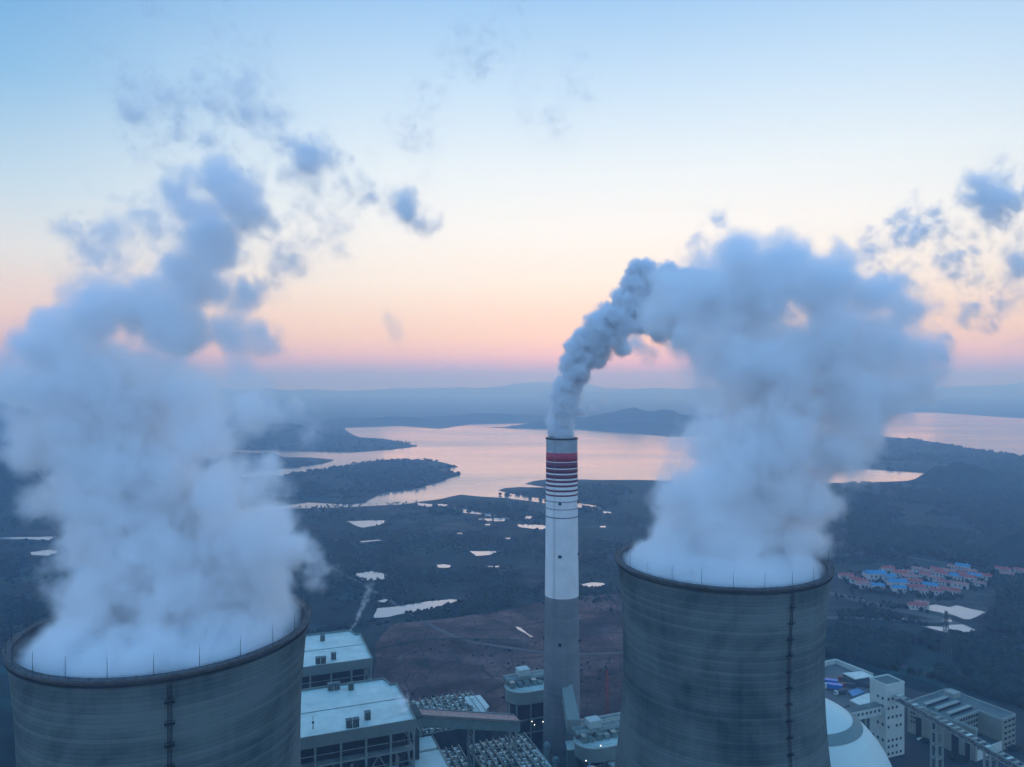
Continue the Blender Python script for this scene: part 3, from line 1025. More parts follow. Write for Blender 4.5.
mb = MB(); sloped(mb, -4, ln, -4.0, 4.0, -6, 0); mb.build("gallery_wall", M['gal_wall'], t)
mb = MB(); sloped(mb, -4, ln + .3, -4.8, 4.8, 0.0, 0.5); mb.build("gallery_roof", M['pink_roof'], t)
mb = MB(); sloped(mb, -4, ln + .4, -5.0, -4.2, 0.5, 1.0); sloped(mb, -4, ln + .4, 4.2, 5.0, 0.5, 1.0); mb.build("roof_edging", M['gal_wall'], t)
for x in (ln * 0.5, ln * 0.95):
    mb = MB()
    zz_ = za + (zb - za) * x / ln - 6
    for y in (-3.8, 3.8):
        mb.box(x - 0.5, x + 0.5, y - .5, y + .5, 0, zz_)
    for z in range(8, int(zz_), 9):
        mb.bar((x, -3.8, z), (x, 3.8, min(z + 9, zz_)), 0.4)
        mb.bar((x, -3.8, z), (x, 3.8, z), 0.4)
    mb.build("trestle", M['steel'], t)


# ------------------------------------------------------------------ precipitators
def precipitator(cx_, cy_, nx, ny, H, label, seed):
    t = thing("electrostatic_precipitator", (cx_, cy_, 0.7), UA, label, "precipitator", "precipitators between the boiler houses and the chimney")
    rnd = random.Random(seed)
    w, l = nx * 4.0, ny * 4.6
    MB().box(0, w, 0, l, H * 0.45, H).build("casing", M['casing'], t)
    hp = MB()
    for i in range(int(w // 8)):
        for j in range(int(l // 8)):
            x, y = i * 8 + 4, j * 8 + 4
            hp.add([(x - 3.6, y - 3.6, H * .45), (x + 3.6, y - 3.6, H * .45), (x + 3.6, y + 3.6, H * .45), (x - 3.6, y + 3.6, H * .45), (x, y, H * .2)],
                   [(0, 1, 4), (1, 2, 4), (2, 3, 4), (3, 0, 4)])
    hp.build("hoppers", M['casing'], t)
    lg = MB()
    for x in (0.5, w / 2, w - .5):
        for y in (0.5, l / 3, 2 * l / 3, l - .5):
            lg.box(x - .4, x + .4, y - .4, y + .4, 0, H * .45)
    lg.build("support_frame", M['steel'], t)
    for j in range(ny):
        y = (j + 0.5) * 4.6
        mb = MB()
        mb.box(0.3, w - 0.3, y - 1.75, y - 1.4, H, H + 0.5)
        mb.bar((0.2, y + 1.5, H + 1.5), (w - 0.2, y + 1.5, H + 1.5), 0.25)
        for i in range(nx):
            x = (i + 0.5) * 4.0 + rnd.uniform(-.2, .2)
            k = rnd.random()
            if k < 0.7:
                hh = rnd.uniform(1.2, 2.0)
                mb.box(x - 1.4, x + 1.1, y - 1.1, y + 1.1, H, H + hh)
                mb.tube((x + .4, y, H + hh), (x + .4, y, H + hh + 0.9), 0.25, n=6)
            elif k < 0.9:
                mb.tube((x, y, H), (x, y, H + 2.4), 0.55, n=8)
            mb.bar((x - 1.7, y + 1.5, H), (x - 1.7, y + 1.5, H + 1.5), 0.15)
        mb.build("rectifier_row", M['galv'], t)
        mb = MB()
        for i in range(nx):
            x = (i + 0.5) * 4.0 + rnd.uniform(-1.2, 1.2)
            if rnd.random() < 0.85:
                mb.box(x - rnd.uniform(.4, 1.2), x + rnd.uniform(.4, 1.0), y - 2.1, y - 1.2 + rnd.uniform(0, .8), H + .5, H + rnd.uniform(1.2, 3.2))
        mb.bar((.3, y - 1.6, H + .4), (w - .3, y - 1.6, H + .4), .3)
        mb.build("cabinet_row", M['roof_white'], t)
    mb = MB()
    for i in range(nx + 1):
        x = i * 4.0
        mb.bar((x, 0, H + 2.6), (x, l, H + 2.6), 0.4)
        for j in range(0, ny + 1, 2):
            mb.bar((x, j * 4.6, H), (x, j * 4.6, H + 2.9), 0.2)
    mb.build("pipe_rack", M['pipe'], t)
    mb = MB()
    for (p, q) in (((0, 0), (w, 0)), ((w, 0), (w, l)), ((w, l), (0, l)), ((0, l), (0, 0))):
        mb.bar((*p, H + 1.1), (*q, H + 1.1), 0.15)
    mb.build("railing", M['steel'], t)
    return t


p = G(27, 92); precipitator(p.x, p.y, 11, 10, 30, "far precipitator roof crowded with pale equipment beyond the pink roofed gallery", 1)
p = G(24, 22); precipitator(p.x, p.y, 5, 12, 26, "narrow precipitator roof beside the bunker bay, below the gallery", 2)
p = G(47, 28); precipitator(p.x, p.y, 9, 9, 30, "near precipitator roof with rows of rectifiers under the gallery end", 3)
p = G(47, -18); precipitator(p.x, p.y, 10, 9, 30, "nearest precipitator roof at the bottom edge of the view", 4)
p = G(27, -34); precipitator(p.x, p.y, 4, 11, 26, "narrow precipitator roof nearest the bottom edge by the bunker bay", 5)


def switch_house(pts_px, z, h, label, name="equipment_building", wm='cladding', rm='roof_white', cat="building"):
    P = [gp(a, b_, z) for a, b_ in pts_px]
    c = sum(P, Vector()) / len(P)
    t = thing(name, (c.x, c.y, 0.7), 0, label, cat)
    loc = [(p.x - c.x, p.y - c.y) for p in P]
    MB().prism(loc, 0, z - 1.3).build("wall", M[wm], t)
    MB().prism([(x * 1.02, y * 1.02) for x, y in loc], z - 1.3, z - 0.7).build("roof", M[rm], t)
    return t, c


switch_house([(465, 697), (480, 695), (489, 706), (484, 712), (474, 712), (473, 706), (466, 703)], 33, 33, "small pale roofed building at the end of the far precipitator")
switch_house([(523, 752), (537, 749), (552, 767), (556, 790), (536, 790)], 26, 26, "pale roofed building beside the chimney foot at the bottom edge")


# ------------------------------------------------------------------ desulphurisation works round the chimney foot
def fgd(cx_, cy_, label, mirror, seed, H=40.0, scale=1.0):
    rnd = random.Random(seed)
    t = thing("absorber_building", (cx_, cy_, 0.7), UA, label, "absorber building")
    # steel table below
    fr = MB()
    for x in (-15, -5, 5, 15):
        for y in (-9, 9):
            fr.box(x - .5, x + .5, y - .5, y + .5, 0, H - 13)
    for z in (9, 18, H - 13):
        for y in (-9, 9):
            fr.box(-15, 15, y - .35, y + .35, z - .4, z + .4)
        for x in (-15, 15):
            fr.box(x - .3, x + .3, -9, 9, z - .4, z + .4)
    fr.build("support_frame", M['steel'], t)
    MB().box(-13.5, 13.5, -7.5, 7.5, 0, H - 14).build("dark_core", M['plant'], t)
    # round-ended house
    pts = []
    for k in range(17):
        a_ = PI / 2 + PI * k / 16
        pts.append((-8 + 11 * math.cos(a_) * mirror, 11 * math.sin(a_)))
    pts += [(18, -11), (18, 11)] if mirror > 0 else [(18, -11), (18, 11)]
    if mirror < 0:
        pts = [(-18, 11), (-18, -11)] + [(8 + 11 * math.cos(-PI / 2 + PI * k / 16), 11 * math.sin(-PI / 2 + PI * k / 16)) for k in range(17)]
    MB().prism(pts, H - 13, H - 5).build("wall", M['cladding'], t)
    MB().prism([(x * 1.03, y * 1.03) for x, y in pts], H - 5, H - 4.3).build("roof", M['roof_white'], t)
    # ductwork over the roof
    for j, y in enumerate((3.5, 8.5)):
        mb = MB()
        mb.tube((-18, y, H - 1.6), (20, y, H - 1.6), 2.1, n=16)
        for k in range(9):
            x = -16 + k * 4.2
            mb.tube((x - .25, y, H - 1.6), (x + .25, y, H - 1.6), 2.4, n=16)
        mb.build("gas_duct", M['pipe'], t)
    for k in range(7):
        x = -15 + 5 * k + rnd.uniform(-.5, .5)
        mb = MB()
        mb.box(x - 1.7, x + 1.7, -3.5, 0.8, H - 4.3, H - 4.3 + rnd.uniform(2.0, 4.2))
        mb.bar((x, -5, H - 4.3), (x, -5, H - 2), .25)
        mb.bar((x - 1.5, -5, H - 2), (x + 2.5, -5, H - 2), .2)
        mb.build("fan_housing", M['galv'], t)
    MB().box(-9, -1, 2, 9, H + 0.6, H + 5).build("valve_house", M['white_wall'], t)
    rl = MB()
    for k in range(len(pts)):
        p_, q_ = pts[k], pts[(k + 1) % len(pts)]
        rl.bar((*p_, H - 3.2), (*q_, H - 3.2), 0.12)
        rl.bar((*p_, H - 4.3), (*p_, H - 3.2), 0.12)
    rl.build("railing", M['steel'], t)
    return t


fgd(14, 500, "round ended pale absorber building on a dark steel frame left of the chimney foot", 1, 1, H=42)
fgd(56, 442, "absorber building with gas ducts on its roof between chimney and right cooling tower", 1, 2, H=34)
t, c = switch_house([(566, 741), (600, 738), (627, 724), (640, 750), (622, 772), (604, 760), (585, 748), (568, 750)], 20, 20, "low pale roofed pump building in front of the absorber, by the right tower")
tank = thing("process_tank", (44, 404, 0.7), 0, "upright pale cylinder tank in front of the pump building", "tank")
MB().lathe([(3.0, 0), (3.0, 30), (2.6, 31), (0.1, 31.6)], 28).build("tank_shell", M['cladding'], tank, smooth=True)
MB().lathe([(3.1, 26), (3.7, 26), (3.7, 26.3), (3.1, 26.3)], 28, closed=True).build("gallery_ring", M['steel'], tank)
for (px_, py_, r_, h_, lb_) in ((548, 742, 2.4, 17, "short pale tank left of the chimney foot"), (556, 757, 2.0, 14, "smallest pale tank below the chimney foot"),
                             (612, 752, 2.6, 22, "pale tank at the right end of the pump building roof")):
    q_ = gp(px_, py_, h_)
    tk = thing("process_tank", (q_.x, q_.y, 0.7), 0, lb_, "tank")
    MB().lathe([(r_, 0), (r_, h_ - 1.5), (r_ * .8, h_ - .9), (0.1, h_ - .7)], 24).build("tank_shell", M['cladding'], tk, smooth=True)
    MB().lathe([(r_ + .1, h_ - 3), (r_ + .6, h_ - 3), (r_ + .6, h_ - 2.8), (r_ + .1, h_ - 2.8)], 24, closed=True).build("gallery_ring", M['steel'], tk)
pr_ = thing("pipe_bridge", G(84, 30, 0.7), UA, "steel pipe bridge carrying pale pipes between precipitators and absorber", "pipe bridge")
for y in (0, 1.4, 2.8):
    MB().tube((-4, y, 17), (46, y, 17), .55, n=10).build("pipe", M['pipe'], pr_)
mb = MB()
for k in range(9):
    x = -3 + 6 * k
    for y in (-.8, 3.6):
        mb.box(x - .25, x + .25, y - .25, y + .25, 0, 16.4)
    mb.box(x - .2, x + .2, -.8, 3.6, 16, 16.4)
for y in (-.8, 3.6):
    mb.bar((-4, y, 16.2), (46, y, 16.2), .3); mb.bar((-4, y, 13.8), (46, y, 13.8), .3)
    for k in range(8):
        mb.bar((-3 + 6 * k, y, 13.8), (3 + 6 * k, y, 16.2), .2)
mb.build("truss", M['steel'], pr_)
# row of ducts running behind the right tower
p = G(128, 76)
t = thing("duct_row", (p.x, p.y, 0.7), UA, "long row of pale ducts and fan boxes on a steel rack behind the right tower", "ductwork")
mb = MB()
for y in (0, 5):
    mb.tube((-6, y, 26), (60, y, 26), 2.2, n=14)
mb.build("duct", M['pipe'], t)
for k in range(11):
    x = -4 + 6 * k
    MB().box(x, x + 3.4, -3.2, -0.2, 22, 27.5).build("fan_housing", M['galv'], t)
mb = MB()
for k in range(12):
    x = -5 + 6 * k
    for y in (-3, 8):
        mb.box(x - .3, x + .3, y - .3, y + .3, 0, 21.5)
    mb.box(x - .3, x + .3, -3, 8, 21.5, 22)
mb.build("rack", M['steel'], t)
mb = MB(); mb.box(-6, 62, -14, -5, 12, 18); mb.build("lower_roof", M['roof_white'], t)
mb = MB(); mb.box(-5, 61, -13, -6, 0, 12); mb.build("lower_wall", M['cladding'], t)
# thin mast
mst = thing("steel_mast", (66, 508, 0.7), 0, "thin reddish lattice mast on the brown ground behind the duct row", "mast")
mb = MB()
for sx, sy in ((-1, -1), (1, -1), (1, 1), (-1, 1)):
    mb.bar((sx * 1.2, sy * 1.2, 0), (sx * .5, sy * .5, 44), 0.3)
for k in range(11):
    z = 4 * k; w_ = 1.2 - .7 * z / 44; w2 = 1.2 - .7 * (z + 4) / 44
    mb.bar((-w_, -w_, z), (w2, -w2, z + 4), .18); mb.bar((w_, w_, z), (-w2, w2, z + 4), .18)
mb.build("lattice", M['red_roof'], mst)


# ------------------------------------------------------------------ dome
t = thing("storage_dome", (165, 420, 0.7), 0, "large white storage dome with a grey ring, half hidden behind the right cooling tower", "dome")
RD, ZD = 52.0, 11.0


def cap(a0, a1, r, n=24):
    return [(max(0.01, r * math.sin(R(a0 + (a1 - a0) * k / n))), ZD + r * math.cos(R(a0 + (a1 - a0) * k / n))) for k in range(n + 1)]


MB().lathe(cap(33, 90, RD), 120).build("dome_skin", M['dome'], t, smooth=True)
MB().lathe(cap(0, 33, RD + 0.02), 120).build("dome_crown", M['dome'], t, smooth=True)
MB().lathe([(RD, 0), (RD, ZD)], 120).build("ring_wall", M['cladding'], t, smooth=True)
MB().lathe([(x, z) for x, z in cap(32.5, 39.5, RD + 0.25, 8)], 120).build("grey_band", M['dome_ring'], t, smooth=True)


# ------------------------------------------------------------------ transfer tower (white, windows)
def window(mbw, face, u, z, w, h, t, off, mat=None):
    """face 'x-' left, 'y-' front; a framed, recessed-looking window part"""
    return None


tw = thing("transfer_tower", (242.4, 473.8, 0.7), UA, "white coal transfer tower with small square windows, right of the dome", "tower")
TH = 47.3
MB().box(0, 16, 0, 13, 0, TH - 1).build("wall", M['white_wall'], tw)
MB().box(0.5, 15.5, 0.5, 12.5, TH - 1, TH - 0.6).build("roof", M['flat_roof'], tw)
mb = MB()
for (x0, x1, y0, y1) in ((-.15, 16.15, -.15, .5), (-.15, 16.15, 12.5, 13.15), (-.15, .5, .5, 12.5), (15.5, 16.15, .5, 12.5)):
    mb.box(x0, x1, y0, y1, TH - 1, TH + 0.4)
mb.build("parapet", M['white_wall'], tw)
wn = 0
for z, pat in ((38, (1, 1, 0)), (32, (1, 1, 1)), (26, (1, 1, 1, 1)), (20, (1, 0, 1, 1)), (11, (1, 1, 1, 1)), (7, (1, 1, 1)), (2.5, (1, 1, 1, 1))):
    for i, k in enumerate(pat):
        if not k: continue
        x = 2.2 + i * 3.5
        f = MB().box(x - .85, x + .85, -.10, .05, z - .95, z + .95).build("window", M['cladding'], tw)
        MB().box(x - .7, x + .7, -.14, -.04, z - .8, z + .8).build("pane", M['glass'], f)
for z, pat in ((38, (1, 1)), (33, (1,)), (30, (0, 1, 1)), (21, (1, 1, 0)), (11, (1, 1, 1))):
    for i, k in enumerate(pat):
        if not k: continue
        y = 2.5 + i * 3.8
        f = MB().box(-.10, .05, y - .85, y + .85, z - .95, z + .95).build("window", M['cladding'], tw)
        MB().box(-.14, -.04, y - .7, y + .7, z - .8, z + .8).build("pane", M['glass'], f)

# elevated gallery with windows, from the tower back over the dome's far side
p = Vector((241.6, 476.5, 0.7))
t = thing("window_gallery", p, UA + PI, "white elevated gallery with a row of small windows running left from the transfer tower", "conveyor gallery")
MB().box(0, 52, -5, 0, 27, 33).build("wall", M['white_wall'], t)
MB().box(-.1, 52.3, -5.3, .3, 33, 33.5).build("roof", M['flat_roof'], t)
for k in range(14):
    f = MB().box(2.2 + 3.5 * k, 3.9 + 3.5 * k, -.04, .10, 29.4, 31.2).build("window", M['cladding'], t)
    MB().box(2.35 + 3.5 * k, 3.75 + 3.5 * k, .05, .14, 29.55, 31.05).build("pane", M['glass'], f)
for x in (14, 30, 46):
    mb = MB()
    for y in (-4.5, -.5):
        mb.box(x - .5, x + .5, y - .4, y + .4, 0, 27)
    mb.bar((x, -4.5, 8), (x, -.5, 17), .4); mb.bar((x, -4.5, 17), (x, -.5, 26), .4)
    mb.build("trestle", M['cladding'], t)

# open truss conveyor running down to the right
A = Vector((250.0, 473.5, 39.0)); dirc = Vector((0.354, -0.935, 0)); LC = 150.0
t = thing("truss_conveyor", (A.x, A.y, 0.7), math.atan2(dirc.y, dirc.x), "long truss conveyor on trestles slanting from the white tower to the lower right corner", "conveyor")
slope = -6.6 / 82
cw = 2.6


def cp(x, y, dz):
    return (x, y, A.z - 0.7 + slope * x + dz)


mb = MB()
for y in (-cw, cw):
    for dz in (0, 3.2):
        mb.bar(cp(0, y, dz), cp(LC, y, dz), 0.35)
    for k in range(int(LC / 4)):
        x = 4 * k
        mb.bar(cp(x, y, 0), cp(x, y, 3.2), .22)
        mb.bar(cp(x, y, 0 if k % 2 else 3.2), cp(x + 4, y, 3.2 if k % 2 else 0), .2)
for k in range(int(LC / 4) + 1):
    mb.bar(cp(4 * k, -cw, 3.2), cp(4 * k, cw, 3.2), .28)
    mb.bar(cp(4 * k, -cw, 0), cp(4 * k, cw, 0), .28)
mb.build("truss", M['cladding'], t)
mb = MB()
mb.add([cp(0, -cw + .3, .15), cp(LC, -cw + .3, .15), cp(LC, cw - .3, .15), cp(0, cw - .3, .15), cp(0, -cw + .3, .35), cp(LC, -cw + .3, .35), cp(LC, cw - .3, .35), cp(0, cw - .3, .35)],
       [(0, 3, 2, 1), (4, 5, 6, 7), (0, 1, 5, 4), (1, 2, 6, 5), (2, 3, 7, 6), (3, 0, 4, 7)])
mb.build("belt_deck", M['dark_steel'], t)
rnd = random.Random(3)
for k in range(int(LC / 4)):
    if rnd.random() < 0.12: continue
    x = 4 * k
    mb = MB()
    y1_ = cw - 1.2 if k % 2 else cw - .2
    mb.add([cp(x + .5, -cw + .2, 3.45), cp(x + 1.9, -cw + .2, 3.45), cp(x + 1.9, y1_, 3.45), cp(x + .5, y1_, 3.45), cp(x + .5, -cw + .2, 3.6), cp(x + 1.9, -cw + .2, 3.6), cp(x + 1.9, y1_, 3.6), cp(x + .5, y1_, 3.6)],
           [(0, 3, 2, 1), (4, 5, 6, 7), (0, 1, 5, 4), (1, 2, 6, 5), (2, 3, 7, 6), (3, 0, 4, 7)])
    mb.build("cover_panel", M['galv' if k % 3 else 'roof_white'], t)
for x in (28, 62, 100, 138):
    mb = MB()
    zt = A.z - .7 + slope * x
    for sx in (-1.8, 1.8):
        for sy in (-cw, cw):
            mb.box(x + sx - .45, x + sx + .45, sy - .45, sy + .45, 0, zt)
    for z in range(6, int(zt), 8):
        mb.box(x - 1.8, x + 1.8, -cw - .3, -cw + .3, z, z + .7); mb.box(x - 1.8, x + 1.8, cw - .3, cw + .3, z, z + .7)
        mb.box(x - 2.1, x - 1.5, -cw, cw, z, z + .7); mb.box(x + 1.5, x + 2.1, -cw, cw, z, z + .7)
    mb.build("trestle", M['cladding'], t)

# ------------------------------------------------------------------ office and workshop block with a courtyard
BA = math.atan2(0.47, 0.88)
ob = thing("workshop_building", (276, 510, 0.7), BA, "large flat roofed cream building with an open courtyard at the right edge", "building")
BH = 20.7
# local: x along 46 m, y = -46..0 towards the camera
MB().prism([(0, 0), (0, -46), (2, -46), (2, -31), (30, -31), (30, -46), (46, -46), (46, 0)], 0, BH - 1).build("wall", M['cream_wall'], ob)
MB().prism([(.5, -.5), (.5, -45.5), (1.5, -45.5), (1.5, -30.5), (30.5, -30.5), (30.5, -45.5), (45.5, -45.5), (45.5, -.5)], BH - 1, BH - .5).build("roof", M['flat_roof'], ob)
mb = MB()
loop = [(0, 0), (0, -46), (2, -46), (2, -31), (30, -31), (30, -46), (46, -46), (46, 0)]
for i in range(len(loop)):
    p_, q_ = Vector((*loop[i], BH - .3)), Vector((*loop[(i + 1) % len(loop)], BH - .3))
    mb.bar(p_, q_, .7, 1.6)
mb.build("parapet", M['cladding'], ob)
for y in (-9, -17, -25):
    MB().box(5, 30, y - 1.6, y + 1.2, BH - .5, BH + 1.4).build("roof_monitor", M['cladding'], ob)
    MB().box(5.2, 29.8, y - 2.0, y - 1.7, BH - .4, BH + 1.0).build("roof_monitor_window", M['dark_slot'], ob)
MB().box(34, 42, -12, -5, BH - .5, BH + 3).build("stair_head", M['cladding'], ob)
MB().box(2, 30, -46, -45.4, 0, 6.5).build("courtyard_wall", M['white_wall'], ob)
MB().box(2, 30, -45.4, -31, 5.0, 5.6).build("courtyard_roof", M['grey_roof'], ob)
for fl_ in range(5):
    z = 2.6 + fl_ * 3.7
    for i in range(3):
        x = 32.5 + i * 4.6
        f = MB().box(x, x + 3.2, -46.14, -45.95, z, z + 1.8).build("window", M['cladding'], ob)
        MB().box(x + .15, x + 3.05, -46.2, -46.1, z + .15, z + 1.65).build("pane", M['glass'], f)
for fl_ in range(1, 5):
    z = 2.6 + fl_ * 3.7
    for i in range(9):
        x = 3 + i * 3.0
        MB().box(x, x + 1.9, -31.14, -30.95, z, z + 2.0).build("window", M['glass'], ob)
for (y, w_, h_) in ((-8, 4, 13), (-20, 4, 14), (-33, 4.6, 14), (-41, 3, 10)):
    MB().box(-.2, .05, y - w_ / 2, y + w_ / 2, 0, h_).build("door", M['dark_slot'], ob)
for y in (-3, -4.9):
    for z in (8, 11, 14):
        MB().box(-.14, .05, y - .6, y + .6, z, z + 1.4).build("window", M['glass'], ob)

# lower annex in front of the block and round bushes
def bush(px, py_, r, label):
    mb = MB()
    p_ = gp(px, py_, 0.7)
    for k in range(60):
        a_, rr_ = random.uniform(0, 6.28), r * math.sqrt(random.random())
        clump(mb, Vector((rr_ * math.cos(a_), rr_ * math.sin(a_), random.uniform(0, .8))), r * .2, r * .35)
    o = mb.build("bush", M['tree'])
    o.location = p_
    tag(o, label, "bush", "bushes round the workshop building")


bush(1013, 749.5, 4.5, "round dark bush at the right corner of the workshop building")
bush(958, 760, 5.5, "dark bush under the truss conveyor beside the workshop wall")
bush(926, 742, 3.5, "small dark bush between the white tower and the workshop")


# ------------------------------------------------------------------ truck yard
def wall_run(pts_px, h, label):
    P = [gp(a, b_, 0.8) for a, b_ in pts_px]
    t = thing("yard_wall", P[0], 0, label, "wall")
    for i in range(len(P) - 1):
        mb = MB(); mb.bar(P[i] - P[0] + Vector((0, 0, h / 2)), P[i + 1] - P[0] + Vector((0, 0, h / 2)), .8, h)
        mb.build("wall_panel", M['white_wall'], t)
        mb = MB(); mb.bar(P[i] - P[0] + Vector((0, 0, h + .15)), P[i + 1] - P[0] + Vector((0, 0, h + .15)), 1.3, .3)
        mb.build("coping", M['roof_white'], t)


wall_run([(800, 678), (826, 666), (836, 664), (873, 679)], 4.0, "white wall along the far side of the truck yard")


def truck(px, py_, rz, cab, bed, label, s=1.0, z0=0.8):
    t = thing("parked_truck", gp(px, py_, z0), rz, label, "truck", "trucks in the yard behind the dome")
    t.scale = (s, s, s)
    MB().box(-1.25, 1.25, 2.6, 4.6, .7, 3.1).build("cab", cab, t)
    MB().box(-1.1, 1.1, 4.55, 4.68, 1.9, 2.8).build("windscreen", M['glass'], t)
    MB().box(-1.3, 1.3, -5, 2.3, 1.1, 3.4).build("cargo_box", bed, t)
    MB().box(-.5, .5, -5, 4.4, .6, 1.1).build("chassis", M['dark_steel'], t)
    for y in (-4, -2.6, 3.5):
        for x in (-1.05, 1.05):
            MB().tube((x - .16, y, .52), (x + .16, y, .52), .52, n=14).build("wheel", M['tyre'], t)
    return t


truck(832, 690, R(70), M['white_wall'], M['blue_paint'], "blue truck nearest the cooling tower in the truck yard", 1.5)
truck(828, 685, R(72), M['blue_paint'], M['blue_paint'], "second blue truck behind the first in the truck yard", 1.4)
truck(845, 683, R(20), M['red_truck'], M['grey_roof'], "dark red truck in the middle of the yard", 1.2)
truck(848, 687.5, R(85), M['red_truck'], M['casing'], "dark red truck nearer the canopy side of the yard", 1.1)
truck(866, 687, R(60), M['casing'], M['grey_roof'], "dark truck beside the white transfer tower", 1.1)
truck(840, 694.5, R(110), M['white_wall'], M['casing'], "white cabbed truck at the near side of the yard", 1.1)
t, c = switch_house([(843, 673), (862, 671), (873, 676), (855, 679)], 7, 7, "open white canopy roof at the far side of the truck yard", "canopy", 'casing', 'roof_white', "canopy")
t, c = switch_house([(850, 700), (868, 693), (884, 700), (866, 708)], 9, 9, "low white roofed shed in front of the truck yard", "shed", 'cladding', 'roof_white', "shed")
t, c = switch_house([(848, 691), (858, 688), (864, 692), (853, 696)], 3, 3, "dark flat topped container stack in the yard", "container_stack", 'gal_wall', 'blue_roof', "containers")


# ------------------------------------------------------------------ parked cars near the workshop
def car(px, py_, rz, mat, label):
    t = thing("parked_car", gp(px, py_, 0.7), rz, label, "car", "cars parked by the workshop")
    mb = MB(); mb.box(-.9, .9, -2.2, 2.2, .35, .95)
    mb.add([(-.85, -1.5, .95), (.85, -1.5, .95), (.85, 1.0, .95), (-.85, 1.0, .95), (-.7, -1.0, 1.5), (.7, -1.0, 1.5), (.7, .4, 1.5), (-.7, .4, 1.5)],
           [(4, 5, 6, 7), (0, 1, 5, 4), (1, 2, 6, 5), (2, 3, 7, 6), (3, 0, 4, 7)])
    mb.build("body", mat, t)
    for y in (-1.35, 1.35):
        for x in (-.85, .85):
            MB().tube((x - .1, y, .33), (x + .1, y, .33), .33, n=12).build("wheel", M['tyre'], t)


car(920, 740, R(110), M['roof_white'], "small white car on the road right of the white tower")

# ------------------------------------------------------------------ village
def make_house(w, l, h, roofmat, label):
    t = thing("village_house", (0, 0, 0), 0, label, "house", "houses of the red and blue roofed village")
    MB().box(-w / 2, w / 2, -l / 2, l / 2, 0, h).build("wall", M['house_wall'], t)
    rf = MB()
    e, rh = .7, w * .22
    rf.add([(-w / 2 - e, -l / 2 - e, h), (w / 2 + e, -l / 2 - e, h), (w / 2 + e, l / 2 + e, h), (-w / 2 - e, l / 2 + e, h), (0, -l / 2 - e, h + rh), (0, l / 2 + e, h + rh)],
           [(0, 1, 4), (2, 3, 5), (1, 2, 5, 4), (3, 0, 4, 5), (0, 3, 2, 1)])
    rf.build("roof", roofmat, t)
    for k in range(int(l // 4)):
        y = -l / 2 + 2 + 4 * k
        for s in (-1, 1):
            MB().box(s * (w / 2) - .06, s * (w / 2) + .06, y - .7, y + .7, h * .45, h * .8).build("window", M['glass'], t)
    MB().box(w * .12, w * .12 + .9, -l * .3, -l * .3 + .9, h, h + w * .22 + .9).build("chimney", M['house_wall'], t)
    return t


protos = [make_house(9, 13, 6.5, M['red_roof'], "x"), make_house(10, 15, 6, M['blue_roof'], "x"), make_house(8, 14, 5, M['pink_tile'], "x"), make_house(12, 18, 8, M['blue_roof'], "x"), make_house(9, 17, 5, M['red_roof'], "x")]
used = [False] * 5
V7 = [  # px, py, proto (from the photo), rotation
    (846, 578, 4, 88), (855, 583, 0, 80), (861, 585, 0, 85), (868, 577, 1, 80), (875, 580, 3, 82), (877, 589, 1, 80), (888, 581, 3, 84), (880, 575, 2, 80), (888, 573, 0, 82),
    (897, 588, 3, 80), (899, 592, 1, 80), (910, 580, 2, 70), (912, 585, 4, 75), (916, 590, 4, 80), (921, 594, 2, 75), (925, 578, 0, 40), (930, 575, 2, 40), (935, 581, 2, 40), (938, 572, 4, 40),
    (942, 578, 0, 40), (946, 585, 4, 40), (950, 574, 2, 40), (951, 594, 4, 70), (943, 591, 2, 60), (956, 580, 1, 40), (960, 588, 2, 45), (964, 576, 4, 45), (968, 582, 0, 40), (971, 574, 2, 42),
    (930, 589, 1, 60), (936, 595, 0, 70), (975, 579, 1, 45), (980, 586, 2, 50), (905, 575, 2, 80), (918, 572, 2, 50), (1003, 572, 4, 50), (1007, 577, 2, 50), (1022, 573, 4, 50), (1030, 576, 2, 50),
    (917, 609, 4, 85), (922, 606, 2, 60), (900, 578, 0, 78), (865, 588, 2, 80), (985, 580, 0, 45), (953, 569, 2, 42), (963, 570, 1, 44)]
RN = ["red", "blue", "faded red", "wide blue", "long red"]
for i, (px, py_, k, rz) in enumerate(V7):
    o = protos[k] if not used[k] else copy_tree(protos[k])
    used[k] = True
    o.location = gp(px, py_, 0.1)
    o.rotation_euler = (0, 0, R(rz + random.uniform(-3, 3)))
    s = random.uniform(.85, 1.15)
    o.scale = (s, s * random.uniform(.9, 1.1), s)
    where = "at the left end of the village" if px < 880 else "in the middle of the village" if px < 925 else "in the dense right part of the village" if px < 990 else "apart at the right edge of the view"
    row = "front row" if py_ > 586 else "back row" if py_ < 577 else "middle row"
    if 600 < py_: where, row = "standing alone above the pale ponds", "roadside"
    o["label"] = f"{RN[k]} roofed village house, {row}, {where}, house {px - 830} steps along" if False else f"{RN[k]} roofed white house, {row}, {where}"

scatter("village_trees", [[(840, 572), (900, 566), (990, 564), (990, 594), (950, 602), (900, 598), (850, 594)], [(990, 568), (1040, 568), (1040, 584), (990, 586)]],
        420, 2.3, 4.2, "trees and bushes between the village houses", PONDS, -0.15, 0.03)
scatter("roadside_trees", [[(835, 596), (900, 604), (935, 614), (925, 626), (900, 622), (840, 620)]],
        260, 1.8, 3.2, "bushes along the dirt road by the ponds", PONDS, 0.05, 0.02)

